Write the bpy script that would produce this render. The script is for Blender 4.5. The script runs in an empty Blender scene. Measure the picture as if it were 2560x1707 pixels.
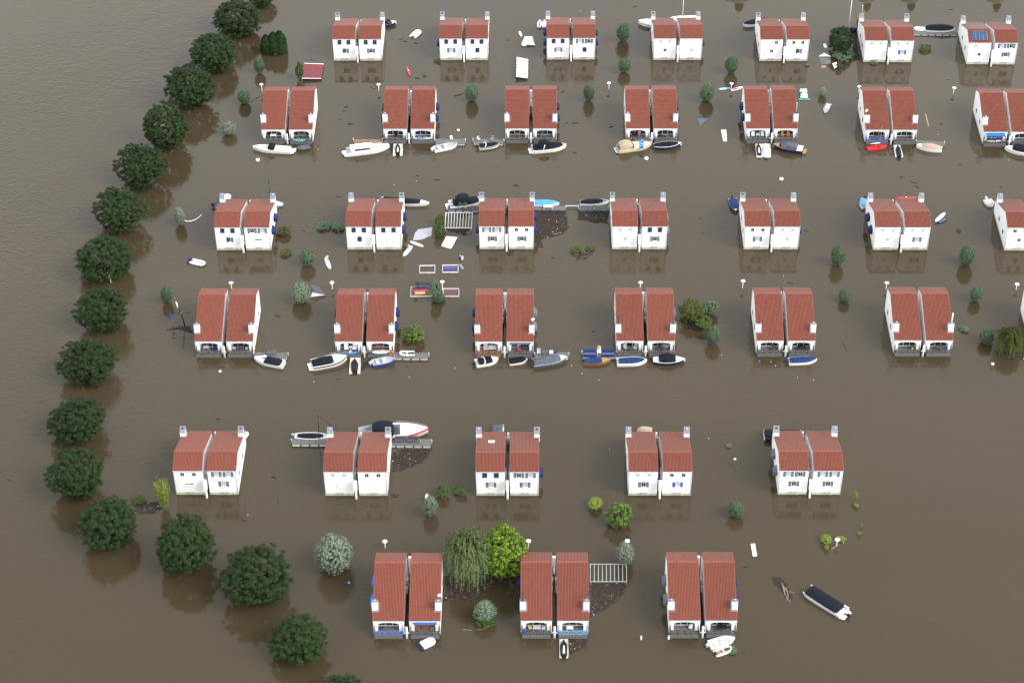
import bpy, math, random
from mathutils import Vector, Matrix
R = math.radians
SC = bpy.context.scene
COL = SC.collection
rnd = random.Random(7)

# ------------------------------------------------------------------ camera
CF, CTH, CROLL, CH = 5367.56, R(38.94), R(0.378), 267.68
cam_d = bpy.data.cameras.new('camera'); cam = bpy.data.objects.new('camera', cam_d); COL.objects.link(cam)
cam.matrix_world = Matrix.Translation((0, 0, CH)) @ Matrix.Rotation(math.pi/2-CTH, 4, 'X') @ Matrix.Rotation(-CROLL, 4, 'Z')
cam_d.sensor_width = 36; cam_d.lens = CF/2560*36; cam_d.clip_start = 1; cam_d.clip_end = 6000
SC.camera = cam

# ------------------------------------------------------------------ world, sun, exposure
SUN_EL, SUN_AZ = 42, -28          # azimuth from +x towards -y (degrees, negative = towards the viewer)
w = bpy.data.worlds.new('World'); SC.world = w; w.use_nodes = True
nt = w.node_tree; nt.nodes.clear()
sky = nt.nodes.new('ShaderNodeTexSky'); sky.sky_type = 'NISHITA'; sky.sun_disc = False
sky.sun_elevation = R(SUN_EL); sky.sun_rotation = R(90-SUN_AZ)
sky.air_density = 3.0; sky.dust_density = 3.0; sky.ozone_density = 1.0
hs = nt.nodes.new('ShaderNodeHueSaturation'); hs.inputs['Saturation'].default_value = 0.3
bg = nt.nodes.new('ShaderNodeBackground'); bg.inputs['Strength'].default_value = 0.10
wo = nt.nodes.new('ShaderNodeOutputWorld')
nt.links.new(sky.outputs[0], hs.inputs['Color']); nt.links.new(hs.outputs[0], bg.inputs['Color']); 
# thin bright cloud layer over the clear sky
tcw = nt.nodes.new('ShaderNodeTexCoord'); nw = nt.nodes.new('ShaderNodeTexNoise'); nw.inputs['Scale'].default_value = 2.2; nw.inputs['Detail'].default_value = 4
crw = nt.nodes.new('ShaderNodeValToRGB'); crw.color_ramp.elements[0].position = .3; crw.color_ramp.elements[1].position = .7
crw.color_ramp.elements[0].color = (.36, .375, .41, 1); crw.color_ramp.elements[1].color = (.52, .54, .57, 1)
bg2 = nt.nodes.new('ShaderNodeBackground'); ads = nt.nodes.new('ShaderNodeAddShader')
nt.links.new(tcw.outputs['Generated'], nw.inputs['Vector']); nt.links.new(nw.outputs['Fac'], crw.inputs['Fac']); 
sxw = nt.nodes.new('ShaderNodeSeparateXYZ'); nt.links.new(tcw.outputs['Generated'], sxw.inputs[0])
mrw = nt.nodes.new('ShaderNodeMapRange'); mrw.interpolation_type = 'SMOOTHSTEP'; mrw.inputs['From Min'].default_value = .45; mrw.inputs['From Max'].default_value = .82; mrw.inputs['To Min'].default_value = 1.42; mrw.inputs['To Max'].default_value = .46
nt.links.new(sxw.outputs['Z'], mrw.inputs['Value']); nt.links.new(mrw.outputs[0], bg2.inputs['Strength'])      # overcast brighter towards the horizon
nt.links.new(crw.outputs[0], bg2.inputs['Color'])
nt.links.new(bg.outputs[0], ads.inputs[0]); nt.links.new(bg2.outputs[0], ads.inputs[1]); nt.links.new(ads.outputs[0], wo.inputs['Surface'])
sd = bpy.data.lights.new('sun', 'SUN'); sd.energy = 1.15; sd.angle = R(28); sd.color = (1, .965, .92)
sun = bpy.data.objects.new('sun', sd); COL.objects.link(sun)
dv = Vector((math.cos(R(SUN_AZ))*math.cos(R(SUN_EL)), math.sin(R(SUN_AZ))*math.cos(R(SUN_EL)), math.sin(R(SUN_EL))))
sun.rotation_euler = dv.to_track_quat('Z', 'Y').to_euler()
SC.view_settings.view_transform = 'Standard'; SC.view_settings.look = 'None'
SC.view_settings.gamma = 1; SC.view_settings.use_curve_mapping = False
SC.view_settings.exposure = 1.02
SC.render.engine = 'CYCLES'

# ------------------------------------------------------------------ photo pixel -> point in the place
CR = {'Z1':(300,0,3.36),'Z2':(900,0,3.36),'Z3':(1500,0,3.7333),'Z4':(1960,0,3.7333),'Z5':(380,430,2.9583),'Z6':(980,430,2.9583),
 'Z7':(1420,430,2.9578),'Z8':(1960,430,2.9583),'Z9':(380,1020,2.282),'Z10':(1020,1020,2.2829),'Z11':(1500,1020,2.2829),
 'D1':(900,1360,3.92),'D2':(720,1020,5.6),'D3':(1160,1040,5.6),'E1':(620,320,4.2),'E2':(1160,300,4.055),'E3':(1820,300,3.178),
 'E4':(740,840,6.533),'E5':(1160,840,6.533),'E6':(1440,840,7.84),'E7':(1080,460,4.9),'E8':(1980,1320,6.03),'E9':(2300,620,4.9),
 'F1':(1060,1240,4.9),'F2':(960,560,7.84),'S':(0,400,1.2),'V':(0,0,.91875)}
def full(c, x, y):
    a = CR[c]; return x/a[2]+a[0], y/a[2]+a[1]
def unp(px, py, z=0.0):
    cr, sr = math.cos(CROLL), math.sin(CROLL)
    X = px-1280; Y = 853.5-py
    U = X*cr+Y*sr; V = -X*sr+Y*cr
    c, s = math.cos(CTH), math.sin(CTH)
    d = Vector((U/CF, c+V/CF*s, -s+V/CF*c)); t = (z-CH)/d.z
    return Vector((d.x*t, d.y*t, z)), t
def P(c, x, y, z=0.0):
    return unp(*full(c, x, y), z)[0]

# ------------------------------------------------------------------ materials
MATS = {}
def mat(name, col, rough=.6, metal=0, var=.12, scale=2.0, spec=.5, rndv=0.0, bump=0, alpha=1.0, col2=None, detail=3):
    if name in MATS: return MATS[name]
    m = bpy.data.materials.new(name); m.use_nodes = True; n = m.node_tree
    b = n.nodes['Principled BSDF']
    b.inputs['Roughness'].default_value = rough; b.inputs['Metallic'].default_value = metal
    b.inputs['Specular IOR Level'].default_value = spec
    tc = n.nodes.new('ShaderNodeTexCoord'); ns = n.nodes.new('ShaderNodeTexNoise'); ns.inputs['Scale'].default_value = scale; ns.inputs['Detail'].default_value = detail
    n.links.new(tc.outputs['Object'], ns.inputs['Vector'])
    rp = n.nodes.new('ShaderNodeValToRGB'); rp.color_ramp.elements[0].position = .3; rp.color_ramp.elements[1].position = .7
    c2 = col2 or tuple(min(1, c*(1+var)) for c in col)
    rp.color_ramp.elements[0].color = (*[c*(1-var) for c in col], 1) if not col2 else (*col, 1); rp.color_ramp.elements[1].color = (*c2, 1)
    n.links.new(ns.outputs['Fac'], rp.inputs['Fac'])
    out = rp.outputs['Color']
    if rndv:
        oi = n.nodes.new('ShaderNodeObjectInfo'); mr = n.nodes.new('ShaderNodeMapRange')
        mr.inputs['To Min'].default_value = 1-rndv; mr.inputs['To Max'].default_value = 1+rndv
        h = n.nodes.new('ShaderNodeHueSaturation'); n.links.new(oi.outputs['Random'], mr.inputs['Value'])
        n.links.new(mr.outputs[0], h.inputs['Value']); n.links.new(out, h.inputs['Color']); out = h.outputs[0]
    n.links.new(out, b.inputs['Base Color'])
    if bump:
        bp = n.nodes.new('ShaderNodeBump'); bp.inputs['Distance'].default_value = bump
        n2 = n.nodes.new('ShaderNodeTexNoise'); n2.inputs['Scale'].default_value = scale*2.5; n.links.new(tc.outputs['Object'], n2.inputs['Vector'])
        n.links.new(n2.outputs['Fac'], bp.inputs['Height']); n.links.new(bp.outputs[0], b.inputs['Normal'])
    MATS[name] = m; return m
def leafmat(name, lo, hi, rndv=.12, trans=.0):
    m = bpy.data.materials.new(name); m.use_nodes = True; n = m.node_tree; b = n.nodes['Principled BSDF']
    b.inputs['Roughness'].default_value = .6; b.inputs['Specular IOR Level'].default_value = .15
    g = n.nodes.new('ShaderNodeNewGeometry'); rp = n.nodes.new('ShaderNodeValToRGB')
    rp.color_ramp.elements[0].color = (*lo, 1); rp.color_ramp.elements[1].color = (*hi, 1); rp.color_ramp.elements[0].position = .1
    n.links.new(g.outputs['Random Per Island'], rp.inputs['Fac'])
    oi = n.nodes.new('ShaderNodeObjectInfo'); mr = n.nodes.new('ShaderNodeMapRange'); mr.inputs['To Min'].default_value = 1-rndv; mr.inputs['To Max'].default_value = 1+rndv
    h = n.nodes.new('ShaderNodeHueSaturation'); n.links.new(oi.outputs['Random'], mr.inputs['Value']); n.links.new(mr.outputs[0], h.inputs['Value'])
    n.links.new(rp.outputs[0], h.inputs['Color']); n.links.new(h.outputs[0], b.inputs['Base Color'])
    MATS[name] = m; return m

def water_mat():
    m = bpy.data.materials.new('muddy_flood_water'); m.use_nodes = True; n = m.node_tree; b = n.nodes['Principled BSDF']
    b.inputs['Roughness'].default_value = .02; b.inputs['IOR'].default_value = 1.38
    tc = n.nodes.new('ShaderNodeTexCoord')
    def noise(scale, detail=2, rot=0, sc=(1, 1, 1), dist=0):
        mp = n.nodes.new('ShaderNodeMapping'); mp.inputs['Rotation'].default_value = (0, 0, R(rot)); mp.inputs['Scale'].default_value = sc
        n.links.new(tc.outputs['Object'], mp.inputs['Vector'])
        t = n.nodes.new('ShaderNodeTexNoise'); t.inputs['Scale'].default_value = scale; t.inputs['Detail'].default_value = detail; t.inputs['Distortion'].default_value = dist
        n.links.new(mp.outputs[0], t.inputs['Vector']); return t.outputs['Fac']
    a = noise(.011, 3, 20, (1, 1.8, 1), .6)
    rp = n.nodes.new('ShaderNodeValToRGB'); rp.color_ramp.elements[0].position = .3; rp.color_ramp.elements[1].position = .72
    rp.color_ramp.elements[0].color = (.044, .0325, .0175, 1); rp.color_ramp.elements[1].color = (.053, .0395, .0220, 1)
    n.links.new(a, rp.inputs['Fac']); n.links.new(rp.outputs[0], b.inputs['Base Color'])
    def mul(x, k):
        q = n.nodes.new('ShaderNodeMath'); q.operation = 'MULTIPLY'; n.links.new(x, q.inputs[0])
        if isinstance(k, float): q.inputs[1].default_value = k
        else: n.links.new(k, q.inputs[1])
        return q.outputs[0]
    def add(x, y):
        q = n.nodes.new('ShaderNodeMath'); q.operation = 'ADD'; n.links.new(x, q.inputs[0]); n.links.new(y, q.inputs[1]); return q.outputs[0]
    r1 = noise(.95, 2, 25, (1, 1.9, 1), .3); r2 = noise(.36, 2, -30, (1, 1.6, 1), .4); r3 = noise(2.6, 1, 60)
    pm = n.nodes.new('ShaderNodeMapRange'); pm.inputs['From Min'].default_value = .35; pm.inputs['From Max'].default_value = .7; pm.inputs['To Min'].default_value = .35; pm.inputs['To Max'].default_value = 1.3
    n.links.new(noise(.018, 2, 0), pm.inputs['Value'])
    sx = n.nodes.new('ShaderNodeSeparateXYZ'); n.links.new(tc.outputs['Object'], sx.inputs[0])     # rougher on the open river at the left
    xm = n.nodes.new('ShaderNodeMapRange'); xm.inputs['From Min'].default_value = -60; xm.inputs['From Max'].default_value = -105; xm.inputs['To Min'].default_value = 1; xm.inputs['To Max'].default_value = 3.2
    n.links.new(sx.outputs['X'], xm.inputs['Value'])
    hgt = mul(mul(add(add(mul(r1, 1.0), mul(r2, .8)), mul(r3, .6)), pm.outputs[0]), xm.outputs[0])
    bp = n.nodes.new('ShaderNodeBump'); bp.inputs['Strength'].default_value = 1; bp.inputs['Distance'].default_value = .024
    n.links.new(hgt, bp.inputs['Height']); n.links.new(bp.outputs[0], b.inputs['Normal'])
    return m

def roof_mat(name, col, col2):
    m = bpy.data.materials.new(name); m.use_nodes = True; n = m.node_tree; b = n.nodes['Principled BSDF']
    b.inputs['Roughness'].default_value = .45; b.inputs['Specular IOR Level'].default_value = .45
    tc = n.nodes.new('ShaderNodeTexCoord'); dv_ = n.nodes.new('ShaderNodeVectorMath'); dv_.operation = 'DIVIDE'; dv_.inputs[1].default_value = (.265, .335, 50)
    fl = n.nodes.new('ShaderNodeVectorMath'); fl.operation = 'FLOOR'; wn = n.nodes.new('ShaderNodeTexWhiteNoise'); wn.noise_dimensions = '3D'
    n.links.new(tc.outputs['Object'], dv_.inputs[0]); n.links.new(dv_.outputs[0], fl.inputs[0]); n.links.new(fl.outputs[0], wn.inputs['Vector'])
    mx = n.nodes.new('ShaderNodeMix'); mx.data_type = 'RGBA'; mx.inputs['A'].default_value = (*col, 1); mx.inputs['B'].default_value = (*col2, 1)
    n.links.new(wn.outputs['Value'], mx.inputs['Factor'])
    ns = n.nodes.new('ShaderNodeTexNoise'); ns.inputs['Scale'].default_value = .55; ns.inputs['Detail'].default_value = 5; n.links.new(tc.outputs['Object'], ns.inputs['Vector'])
    oi = n.nodes.new('ShaderNodeObjectInfo'); ad = n.nodes.new('ShaderNodeMath'); ad.operation = 'ADD'; n.links.new(oi.outputs['Random'], ad.inputs[0]); n.links.new(ns.outputs['Fac'], ad.inputs[1])
    mr = n.nodes.new('ShaderNodeMapRange'); mr.inputs['From Max'].default_value = 2; mr.inputs['To Min'].default_value = .90; mr.inputs['To Max'].default_value = 1.10; n.links.new(ad.outputs[0], mr.inputs['Value'])
    h = n.nodes.new('ShaderNodeHueSaturation'); n.links.new(mr.outputs[0], h.inputs['Value']); n.links.new(mx.outputs['Result'], h.inputs['Color']); n.links.new(h.outputs[0], b.inputs['Base Color'])
    MATS[name] = m; return m
def wall_mat():
    m = mat('white_render', (.80, .80, .80), .75, var=.02, scale=1.2)
    n = m.node_tree; b = n.nodes['Principled BSDF']
    return m

M_wall = wall_mat()
M_plinth = mat('stained_concrete', (.30, .32, .24), .9, scale=1.6, col2=(.52, .52, .46), detail=5)
M_roofA = roof_mat('clay_tiles_red', (.158, .044, .027), (.181, .052, .032))
M_ridge = mat('ridge_tiles', (.20, .048, .036), .5)
M_verge = mat('red_trim', (.20, .04, .032), .6)
M_gut = mat('pale_gutter', (.55, .57, .6), .5)
M_lead = mat('lead_sheet', (.17, .19, .23), .5)
M_white = mat('white_paint', (.8, .8, .8), .4, var=.03)
M_gel = mat('white_gelcoat', (.78, .78, .77), .22, var=.03, rndv=.04)
M_navysh = mat('navy_shutter_paint', (.018, .03, .07), .5)
M_greysh = mat('grey_shutter_paint', (.16, .2, .27), .5)
M_bluesh = mat('blue_shutter_paint', (.05, .09, .36), .5)
M_glass = mat('dark_glass', (.02, .024, .03), .08, var=.3, spec=.8)
M_curt = mat('curtained_glass', (.42, .46, .5), .25, var=.15, scale=4)
M_black = mat('black_paint', (.015, .017, .022), .4, spec=.2)
M_rblue = mat('blue_rail_paint', (.02, .10, .42), .4)
M_rlight = mat('light_blue_rail_paint', (.08, .32, .62), .4)
M_deck = mat('weathered_deck', (.12, .115, .115), .8, var=.25, scale=5, bump=.01)
M_deckb = mat('brown_deck', (.23, .12, .07), .8, var=.25, scale=5)
M_navyc = mat('navy_canvas', (.012, .03, .115), .75, var=.25, scale=2.5, bump=.04, spec=.2)
M_awn = mat('navy_awning', (.008, .02, .085), .7, var=.2, spec=.2)
M_awnb = mat('blue_awning', (.02, .16, .62), .7, var=.1, spec=.2)
M_awng = mat('grey_awning', (.10, .115, .15), .7, var=.1, spec=.2)
M_blackc = mat('black_canvas', (.005, .007, .013), .8, var=.35, scale=2.5, bump=.04, spec=.2)
M_greyc = mat('grey_canvas', (.075, .085, .11), .75, var=.3, scale=2.5, bump=.05, spec=.2)
M_blue = mat('bright_blue_canvas', (.07, .27, .72), .6, var=.15, bump=.04)
M_beige = mat('beige_canvas', (.36, .27, .195), .8, var=.12, bump=.03)
M_cream = mat('cream_gelcoat', (.66, .58, .42), .35)
M_grey = mat('light_grey', (.42, .44, .47), .6)
M_dgrey = mat('dark_grey', (.06, .064, .075), .6)
M_navyh = mat('navy_hull', (.01, .022, .075), .25)
M_blueh = mat('blue_hull', (.02, .06, .30), .35)
M_greyh = mat('slate_hull', (.085, .105, .125), .4)
M_wood = mat('varnished_wood', (.28, .105, .04), .35, var=.25, scale=4)
M_teak = mat('teak', (.33, .18, .08), .6, var=.2, scale=6)
M_red = mat('red_gelcoat', (.62, .03, .03), .3)
M_alu = mat('aluminium', (.45, .47, .5), .35, metal=.8)
M_float = mat('pale_float', (.66, .64, .52), .6, var=.1)
M_bark = mat('bark', (.075, .06, .045), .9, var=.3, scale=4)
M_driftw = mat('bleached_driftwood', (.24, .20, .17), .9, var=.3, scale=4)
M_skin = mat('skin', (.55, .33, .24), .6)
M_purple = mat('maroon_sheet', (.16, .03, .035), .35, var=.2, scale=1.5, spec=.2)
M_maroond = mat('maroon_boards', (.12, .05, .055), .8, var=.3, scale=6)
M_teal = mat('teal_plastic', (.08, .42, .42), .4)
M_pink = mat('pink_plastic', (.62, .06, .16), .5)
M_orange = mat('orange_plastic', (.6, .2, .03), .5)
M_tarp = mat('silver_tarp', (.36, .36, .41), .5, var=.08)
M_solar = mat('solar_cells', (.03, .06, .14), .15, var=.25, scale=3)
M_slate = mat('mossy_grey_sheet', (.13, .13, .125), .9, var=.45, scale=3, spec=.2)
M_yellowp = mat('yellow_foam', (.6, .5, .22), .7, var=.2)
L_ash = leafmat('ash_leaves', (.007, .018, .006), (.034, .062, .014))
L_sage = leafmat('willow_leaves', (0.0936, 0.1435, 0.0874), (0.2371, 0.3120, 0.2122))
L_sagel = leafmat('silver_willow_leaves', (0.1183, 0.1613, 0.1076), (0.2903, 0.3441, 0.2795))
L_willd = leafmat('osier_leaves', (0.0428, 0.0854, 0.0428), (0.1463, 0.2132, 0.1219))
L_green = leafmat('shrub_leaves', (0.0210, 0.0490, 0.0098), (0.0980, 0.1470, 0.0280))
L_dark = leafmat('thuja_leaves', (.010, .028, .008), (.028, .055, .014))
L_lime = leafmat('lime_leaves', (.030, .075, .006), (.21, .31, .02))
L_weep = leafmat('weeping_leaves', (0.0516, 0.0861, 0.0252), (0.1951, 0.2466, 0.1033))
L_olive = leafmat('olive_leaves', (0.0350, 0.0490, 0.0084), (0.0980, 0.1120, 0.0245))
L_mid = leafmat('mid_leaves', (.03, .06, .012), (.13, .20, .035))
L_bamb = leafmat('bamboo_leaves', (0.1020, 0.1615, 0.0170), (0.2550, 0.3230, 0.0510))

# ------------------------------------------------------------------ mesh building
class MB:
    def __init__(s): s.v = []; s.f = []; s.m = []; s.cur = 0; s.smooth = []
    def face(s, idx, sm=False): s.f.append(tuple(idx)); s.m.append(s.cur); s.smooth.append(sm)
    def quad(s, *p, sm=False):
        b = len(s.v); s.v += [tuple(q) for q in p]; s.face(range(b, b+len(p)), sm)
    def box(s, x0, y0, z0, x1, y1, z1):
        b = len(s.v)
        s.v += [(x0,y0,z0),(x1,y0,z0),(x1,y1,z0),(x0,y1,z0),(x0,y0,z1),(x1,y0,z1),(x1,y1,z1),(x0,y1,z1)]
        for q in ((0,3,2,1),(4,5,6,7),(0,1,5,4),(1,2,6,5),(2,3,7,6),(3,0,4,7)): s.face([b+i for i in q])
        return s
    def bar(s, p, q, r=.04, n=4, r2=None):
        p = Vector(p); q = Vector(q); d = (q-p)
        if d.length < 1e-5: return s
        d.normalize(); a = d.orthogonal().normalized(); c = d.cross(a); r2 = r if r2 is None else r2
        b = len(s.v)
        for o, rr in ((p, r), (q, r2)):
            for i in range(n):
                t = 2*math.pi*(i+.5)/n; s.v.append(tuple(o+a*math.cos(t)*rr+c*math.sin(t)*rr))
        for i in range(n): s.face((b+i, b+(i+1)%n, b+n+(i+1)%n, b+n+i), n > 5)
        s.face([b+n-1-i for i in range(n)]); s.face([b+n+i for i in range(n)])
        return s
    def tube(s, pts, radii, n=6):
        for i in range(len(pts)-1): s.bar(pts[i], pts[i+1], radii[i], n, radii[i+1])
        return s
    def lathe(s, prof, n=12, o=(0,0,0)):
        b = len(s.v)
        for r_, z in prof:
            for i in range(n):
                t = 2*math.pi*i/n; s.v.append((o[0]+r_*math.cos(t), o[1]+r_*math.sin(t), o[2]+z))
        for k in range(len(prof)-1):
            for i in range(n): s.face((b+k*n+i, b+k*n+(i+1)%n, b+(k+1)*n+(i+1)%n, b+(k+1)*n+i), True)
        s.face([b+n-1-i for i in range(n)]); k = b+(len(prof)-1)*n; s.face([k+i for i in range(n)])
        return s
    def grid(s, rows, sm=True, close=False):
        b = len(s.v); n = len(rows[0])
        for r_ in rows: s.v += [tuple(q) for q in r_]
        for j in range(len(rows)-1):
            for i in range(n-1 if not close else n):
                s.face((b+j*n+i, b+j*n+(i+1)%n, b+(j+1)*n+(i+1)%n, b+(j+1)*n+i), sm)
        return s
    def ext(s, poly, z0, z1):
        b = len(s.v); n = len(poly)
        s.v += [(x, y, z0) for x, y in poly]+[(x, y, z1) for x, y in poly]
        s.face([b+n-1-i for i in range(n)]); s.face([b+n+i for i in range(n)])
        for i in range(n): s.face((b+i, b+(i+1)%n, b+n+(i+1)%n, b+n+i))
        return s
    def mirror(s):
        s.v = [(-x, y, z) for x, y, z in s.v]; s.f = [tuple(reversed(f)) for f in s.f]; return s
    def mesh(s, name, mats):
        me = bpy.data.meshes.new(name); me.from_pydata(s.v, [], s.f)
        if not isinstance(mats, (list, tuple)): mats = [mats]
        for m in mats: me.materials.append(m)
        me.polygons.foreach_set('material_index', s.m); me.polygons.foreach_set('use_smooth', s.smooth)
        me.update(); return me
def add(name, me, parent=None, loc=(0,0,0), rot=0, scale=None):
    o = bpy.data.objects.new(name, me); COL.objects.link(o); o.location = loc
    if rot: o.rotation_euler = (0, 0, rot)
    if scale: o.scale = scale
    if parent: o.parent = parent
    return o
def part(name, mb, mats, parent, **k): return add(name, mb.mesh(name, mats), parent, **k)
def tag(o, label, cat, group=None, kind=None):
    if label: o['label'] = label
    if cat: o['category'] = cat
    if group: o['group'] = group
    if kind: o['kind'] = kind
    return o
def thing(name, label, cat, loc=(0,0,0), rot=0, group=None):
    return tag(add(name, None, None, loc, rot), label, cat, group)
def copy_tree(o, parent=None):
    c = o.copy(); COL.objects.link(c); c.parent = parent
    for ch in list(o.children): copy_tree(ch, c)
    return c

# ------------------------------------------------------------------ the setting
wb = MB()
wb.quad((-1800, -400, 0), (1800, -400, 0), (1800, 2600, 0), (-1800, 2600, 0))
wo_ = add('water', wb.mesh('water', water_mat())); wo_['kind'] = 'structure'
gb = MB(); gb.quad((-1800, -400, -6), (1800, -400, -6), (1800, 2600, -6), (-1800, 2600, -6))
go_ = add('ground', gb.mesh('ground', mat('river_bed', (.1, .08, .055), .9))); go_['kind'] = 'structure'

# ------------------------------------------------------------------ houses
UW, GAP = 5.3, .88
HA, HR, HB, D1_, D2_ = 5.96, 7.37, 3.42, 3.63, 9.89
DB = D1_+D2_
CACHE = {}
def cached(key, fn, name, mats):
    if key not in CACHE: CACHE[key] = fn().mesh(name, mats)
    return CACHE[key]
OPEN = 1.8
def arch(n=8, spring=2.5, top=2.85, hw=OPEN):
    return [(hw*math.cos(math.pi*(1-i/n)) if False else -hw+2*hw*i/n, spring+(top-spring)*math.sqrt(max(0, 1-(2*i/n-1)**2))) for i in range(n+1)]
def mb_wall():
    b = MB(); X = UW/2-.03; zb = .57; y1 = DB-.07; rz = .1
    for sx in (-1, 1):
        p = [(sx*X, 0, zb), (sx*X, 0, HA-rz), (sx*X, D1_, HR-rz), (sx*X, y1, HB-rz+.03), (sx*X, y1, zb)]
        b.quad(*(p if sx > 0 else p[::-1]))
    b.quad((-X, 0, zb), (X, 0, zb), (X, 0, HA-rz), (-X, 0, HA-rz))
    a = arch(); ft = HB-rz+.03
    b.quad((X, y1, zb), (OPEN, y1, zb), (OPEN, y1, ft), (X, y1, ft)); b.quad((-OPEN, y1, zb), (-X, y1, zb), (-X, y1, ft), (-OPEN, y1, ft))
    b.quad((OPEN, y1, zb), (-OPEN, y1, zb), (-OPEN, y1, .9), (OPEN, y1, .9))
    for (xa, za), (xb, zb2) in zip(a, a[1:]):
        b.quad((xb, y1, zb2), (xa, y1, za), (xa, y1, ft), (xb, y1, ft))
    ring = [(-OPEN, .9)]+a+[(OPEN, .9)]; yb = y1-1.25
    for (xa, za), (xb, zb2) in zip(ring, ring[1:]): b.quad((xa, y1, za), (xa, yb, za), (xb, yb, zb2), (xb, y1, zb2))
    b.quad(*[(x, yb, z) for x, z in ring][::-1])
    b.quad((-OPEN, y1, .9), (OPEN, y1, .9), (OPEN, yb, .9), (-OPEN, yb, .9))
    return b
def mb_plinth(): return MB().box(-UW/2+.06, .04, -1.2, UW/2-.06, DB-.12, .6)
def slope(b, ya, za, yb, zb, X, n=21):
    """tiled sheet from eave (ya,za) up to ridge (yb,zb)"""
    L = math.hypot(yb-ya, zb-za); c = max(1, round(L/.36)); prof = [0, .065, .085, .065]
    xs = []; hs_ = []
    for i in range(n):
        for j, hh in enumerate(prof): xs.append(-X+2*X*(i+j/4)/n); hs_.append(hh)
    xs.append(X); hs_.append(0)
    rows = []
    ny, nz = -(zb-za)/L, (yb-ya)/L
    if nz < 0: ny, nz = -ny, -nz
    for k in range(c):
        for t, off in ((k/c, .045), ((k+.985)/c, 0)):
            rows.append([(x, ya+(yb-ya)*t+ny*(h+off), za+(zb-za)*t+nz*(h+off)) for x, h in zip(xs, hs_)])
    if yb < ya: rows = [r_[::-1] for r_ in rows]
    b.grid(rows, sm=False)
    for y, z, y2, z2 in ((ya, za, yb, zb),):
        b.quad((-X, y, z-.1), (-X, y2, z2-.1), (X, y2, z2-.1), (X, y, z-.1)) if yb > ya else b.quad((X, y, z-.1), (X, y2, z2-.1), (-X, y2, z2-.1), (-X, y, z-.1))
        b.quad((-X, y, z-.1), (X, y, z-.1), (X, y, z+.04), (-X, y, z+.04))
def mb_roof():
    b = MB(); slope(b, -.07, HA-.03, D1_, HR, UW/2); slope(b, DB+.02, HB-.01, D1_, HR, UW/2); return b
def mb_verge(sx=-1):
    b = MB(); pr = [(-.08, HA-.03), (D1_, HR), (DB+.03, HB-.01)]
    if 1:
        for (y, z), (y2, z2) in zip(pr, pr[1:]):
            xa, xb = sorted((sx*(UW/2-.02), sx*(UW/2+.045)))
            b.quad((xa, y, z+.06), (xb, y, z+.06), (xb, y2, z2+.06), (xa, y2, z2+.06)); b.quad((xa, y, z-.13), (xa, y2, z2-.13), (xb, y2, z2-.13), (xb, y, z-.13))
            for x in (xa, xb): b.quad((x, y, z-.13), (x, y, z+.06), (x, y2, z2+.06), (x, y2, z2-.13))
    return b
def mb_ridge():
    b = MB(); X = UW/2+.02; pf = [(-.16, .0), (-.1, .09), (0, .13), (.1, .09), (.16, .0)]
    b.grid([[(-X, D1_+y, HR+z+.03) for y, z in pf], [(X, D1_+y, HR+z+.03) for y, z in pf]]); return b
def mb_verge2(): return mb_verge(1)
def mb_gutter(): return MB().box(-UW/2, -.2, HA-.17, UW/2, -.08, HA-.06)
def mb_gutter2(): return MB().box(-UW/2, DB+.035, HB-.15, UW/2, DB+.15, HB-.05)
def mb_pipe(): return MB().bar((-UW/2+.12, -.06, .6), (-UW/2+.12, -.06, HA-.1), .045, 6)
def mb_pipe2(): return MB().bar((-UW/2+.12, DB-.01, .9), (-UW/2+.12, DB-.01, HB-.1), .045, 6)
CY0, CY1, CZ0, CZ1 = 10.72, 11.85, 5.55, 6.15
def mb_chim():
    x0, x1 = -UW/2-.13, -UW/2+.87; b = MB()
    v = [(x0,CY0,3.6),(x1,CY0,3.6),(x1,CY1,3.6),(x0,CY1,3.6),(x0,CY0,CZ0),(x1,CY0,CZ0),(x1,CY1,CZ1),(x0,CY1,CZ1)]
    b.v = v
    for q in ((0,3,2,1),(4,5,6,7),(0,1,5,4),(1,2,6,5),(2,3,7,6),(3,0,4,7)): b.face(q)
    return b
def mb_ccap():
    x0, x1 = -UW/2-.17, -UW/2+.91; b = MB(); e = .04
    b.v = [(x0,CY0-e,CZ0+.01),(x1,CY0-e,CZ0+.01),(x1,CY1+e,CZ1+.03),(x0,CY1+e,CZ1+.03),(x0,CY0-e,CZ0+.09),(x1,CY0-e,CZ0+.09),(x1,CY1+e,CZ1+.11),(x0,CY1+e,CZ1+.11)]
    for q in ((0,3,2,1),(4,5,6,7),(0,1,5,4),(1,2,6,5),(2,3,7,6),(3,0,4,7)): b.face(q)
    return b
def mb_cowl():
    b = MB(); o = (-UW/2+.37, (CY0+CY1)/2+.1, (CZ0+CZ1)/2+.05)
    b.lathe([(.1, 0), (.1, .22), (.19, .24), (.19, .3), (.06, .42)], 8, o); return b
def mb_flash():
    b = MB(); g = lambda y: HR-(y-D1_)*(HR-HB)/D2_+.085; x0, x1 = -UW/2+.02, -UW/2+1.08
    b.quad((x0, CY1+.3, g(CY1+.3)), (x1, CY1+.3, g(CY1+.3)), (x1, CY0-.15, g(CY0-.15)), (x0, CY0-.15, g(CY0-.15))); 
    b.f[-1] = tuple(reversed(b.f[-1])); b.f[-1] = tuple(reversed(b.f[-1]))
    return b
def mb_porch():
    b = MB(); x = UW/2-.03
    b.box(x, 2.6, .4, x+.3, 3.5, 2.9); b.box(x, 4.3, 1.2, x+.24, 5.0, 2.3); return b
def mb_deckfloor():
    b = MB(); b.box(-2.45, DB-.07, .84, 2.45, DB+.95, .905); b.box(-OPEN+.01, DB-1.3, .84, OPEN-.01, DB-.07, .912)
    return b
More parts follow.
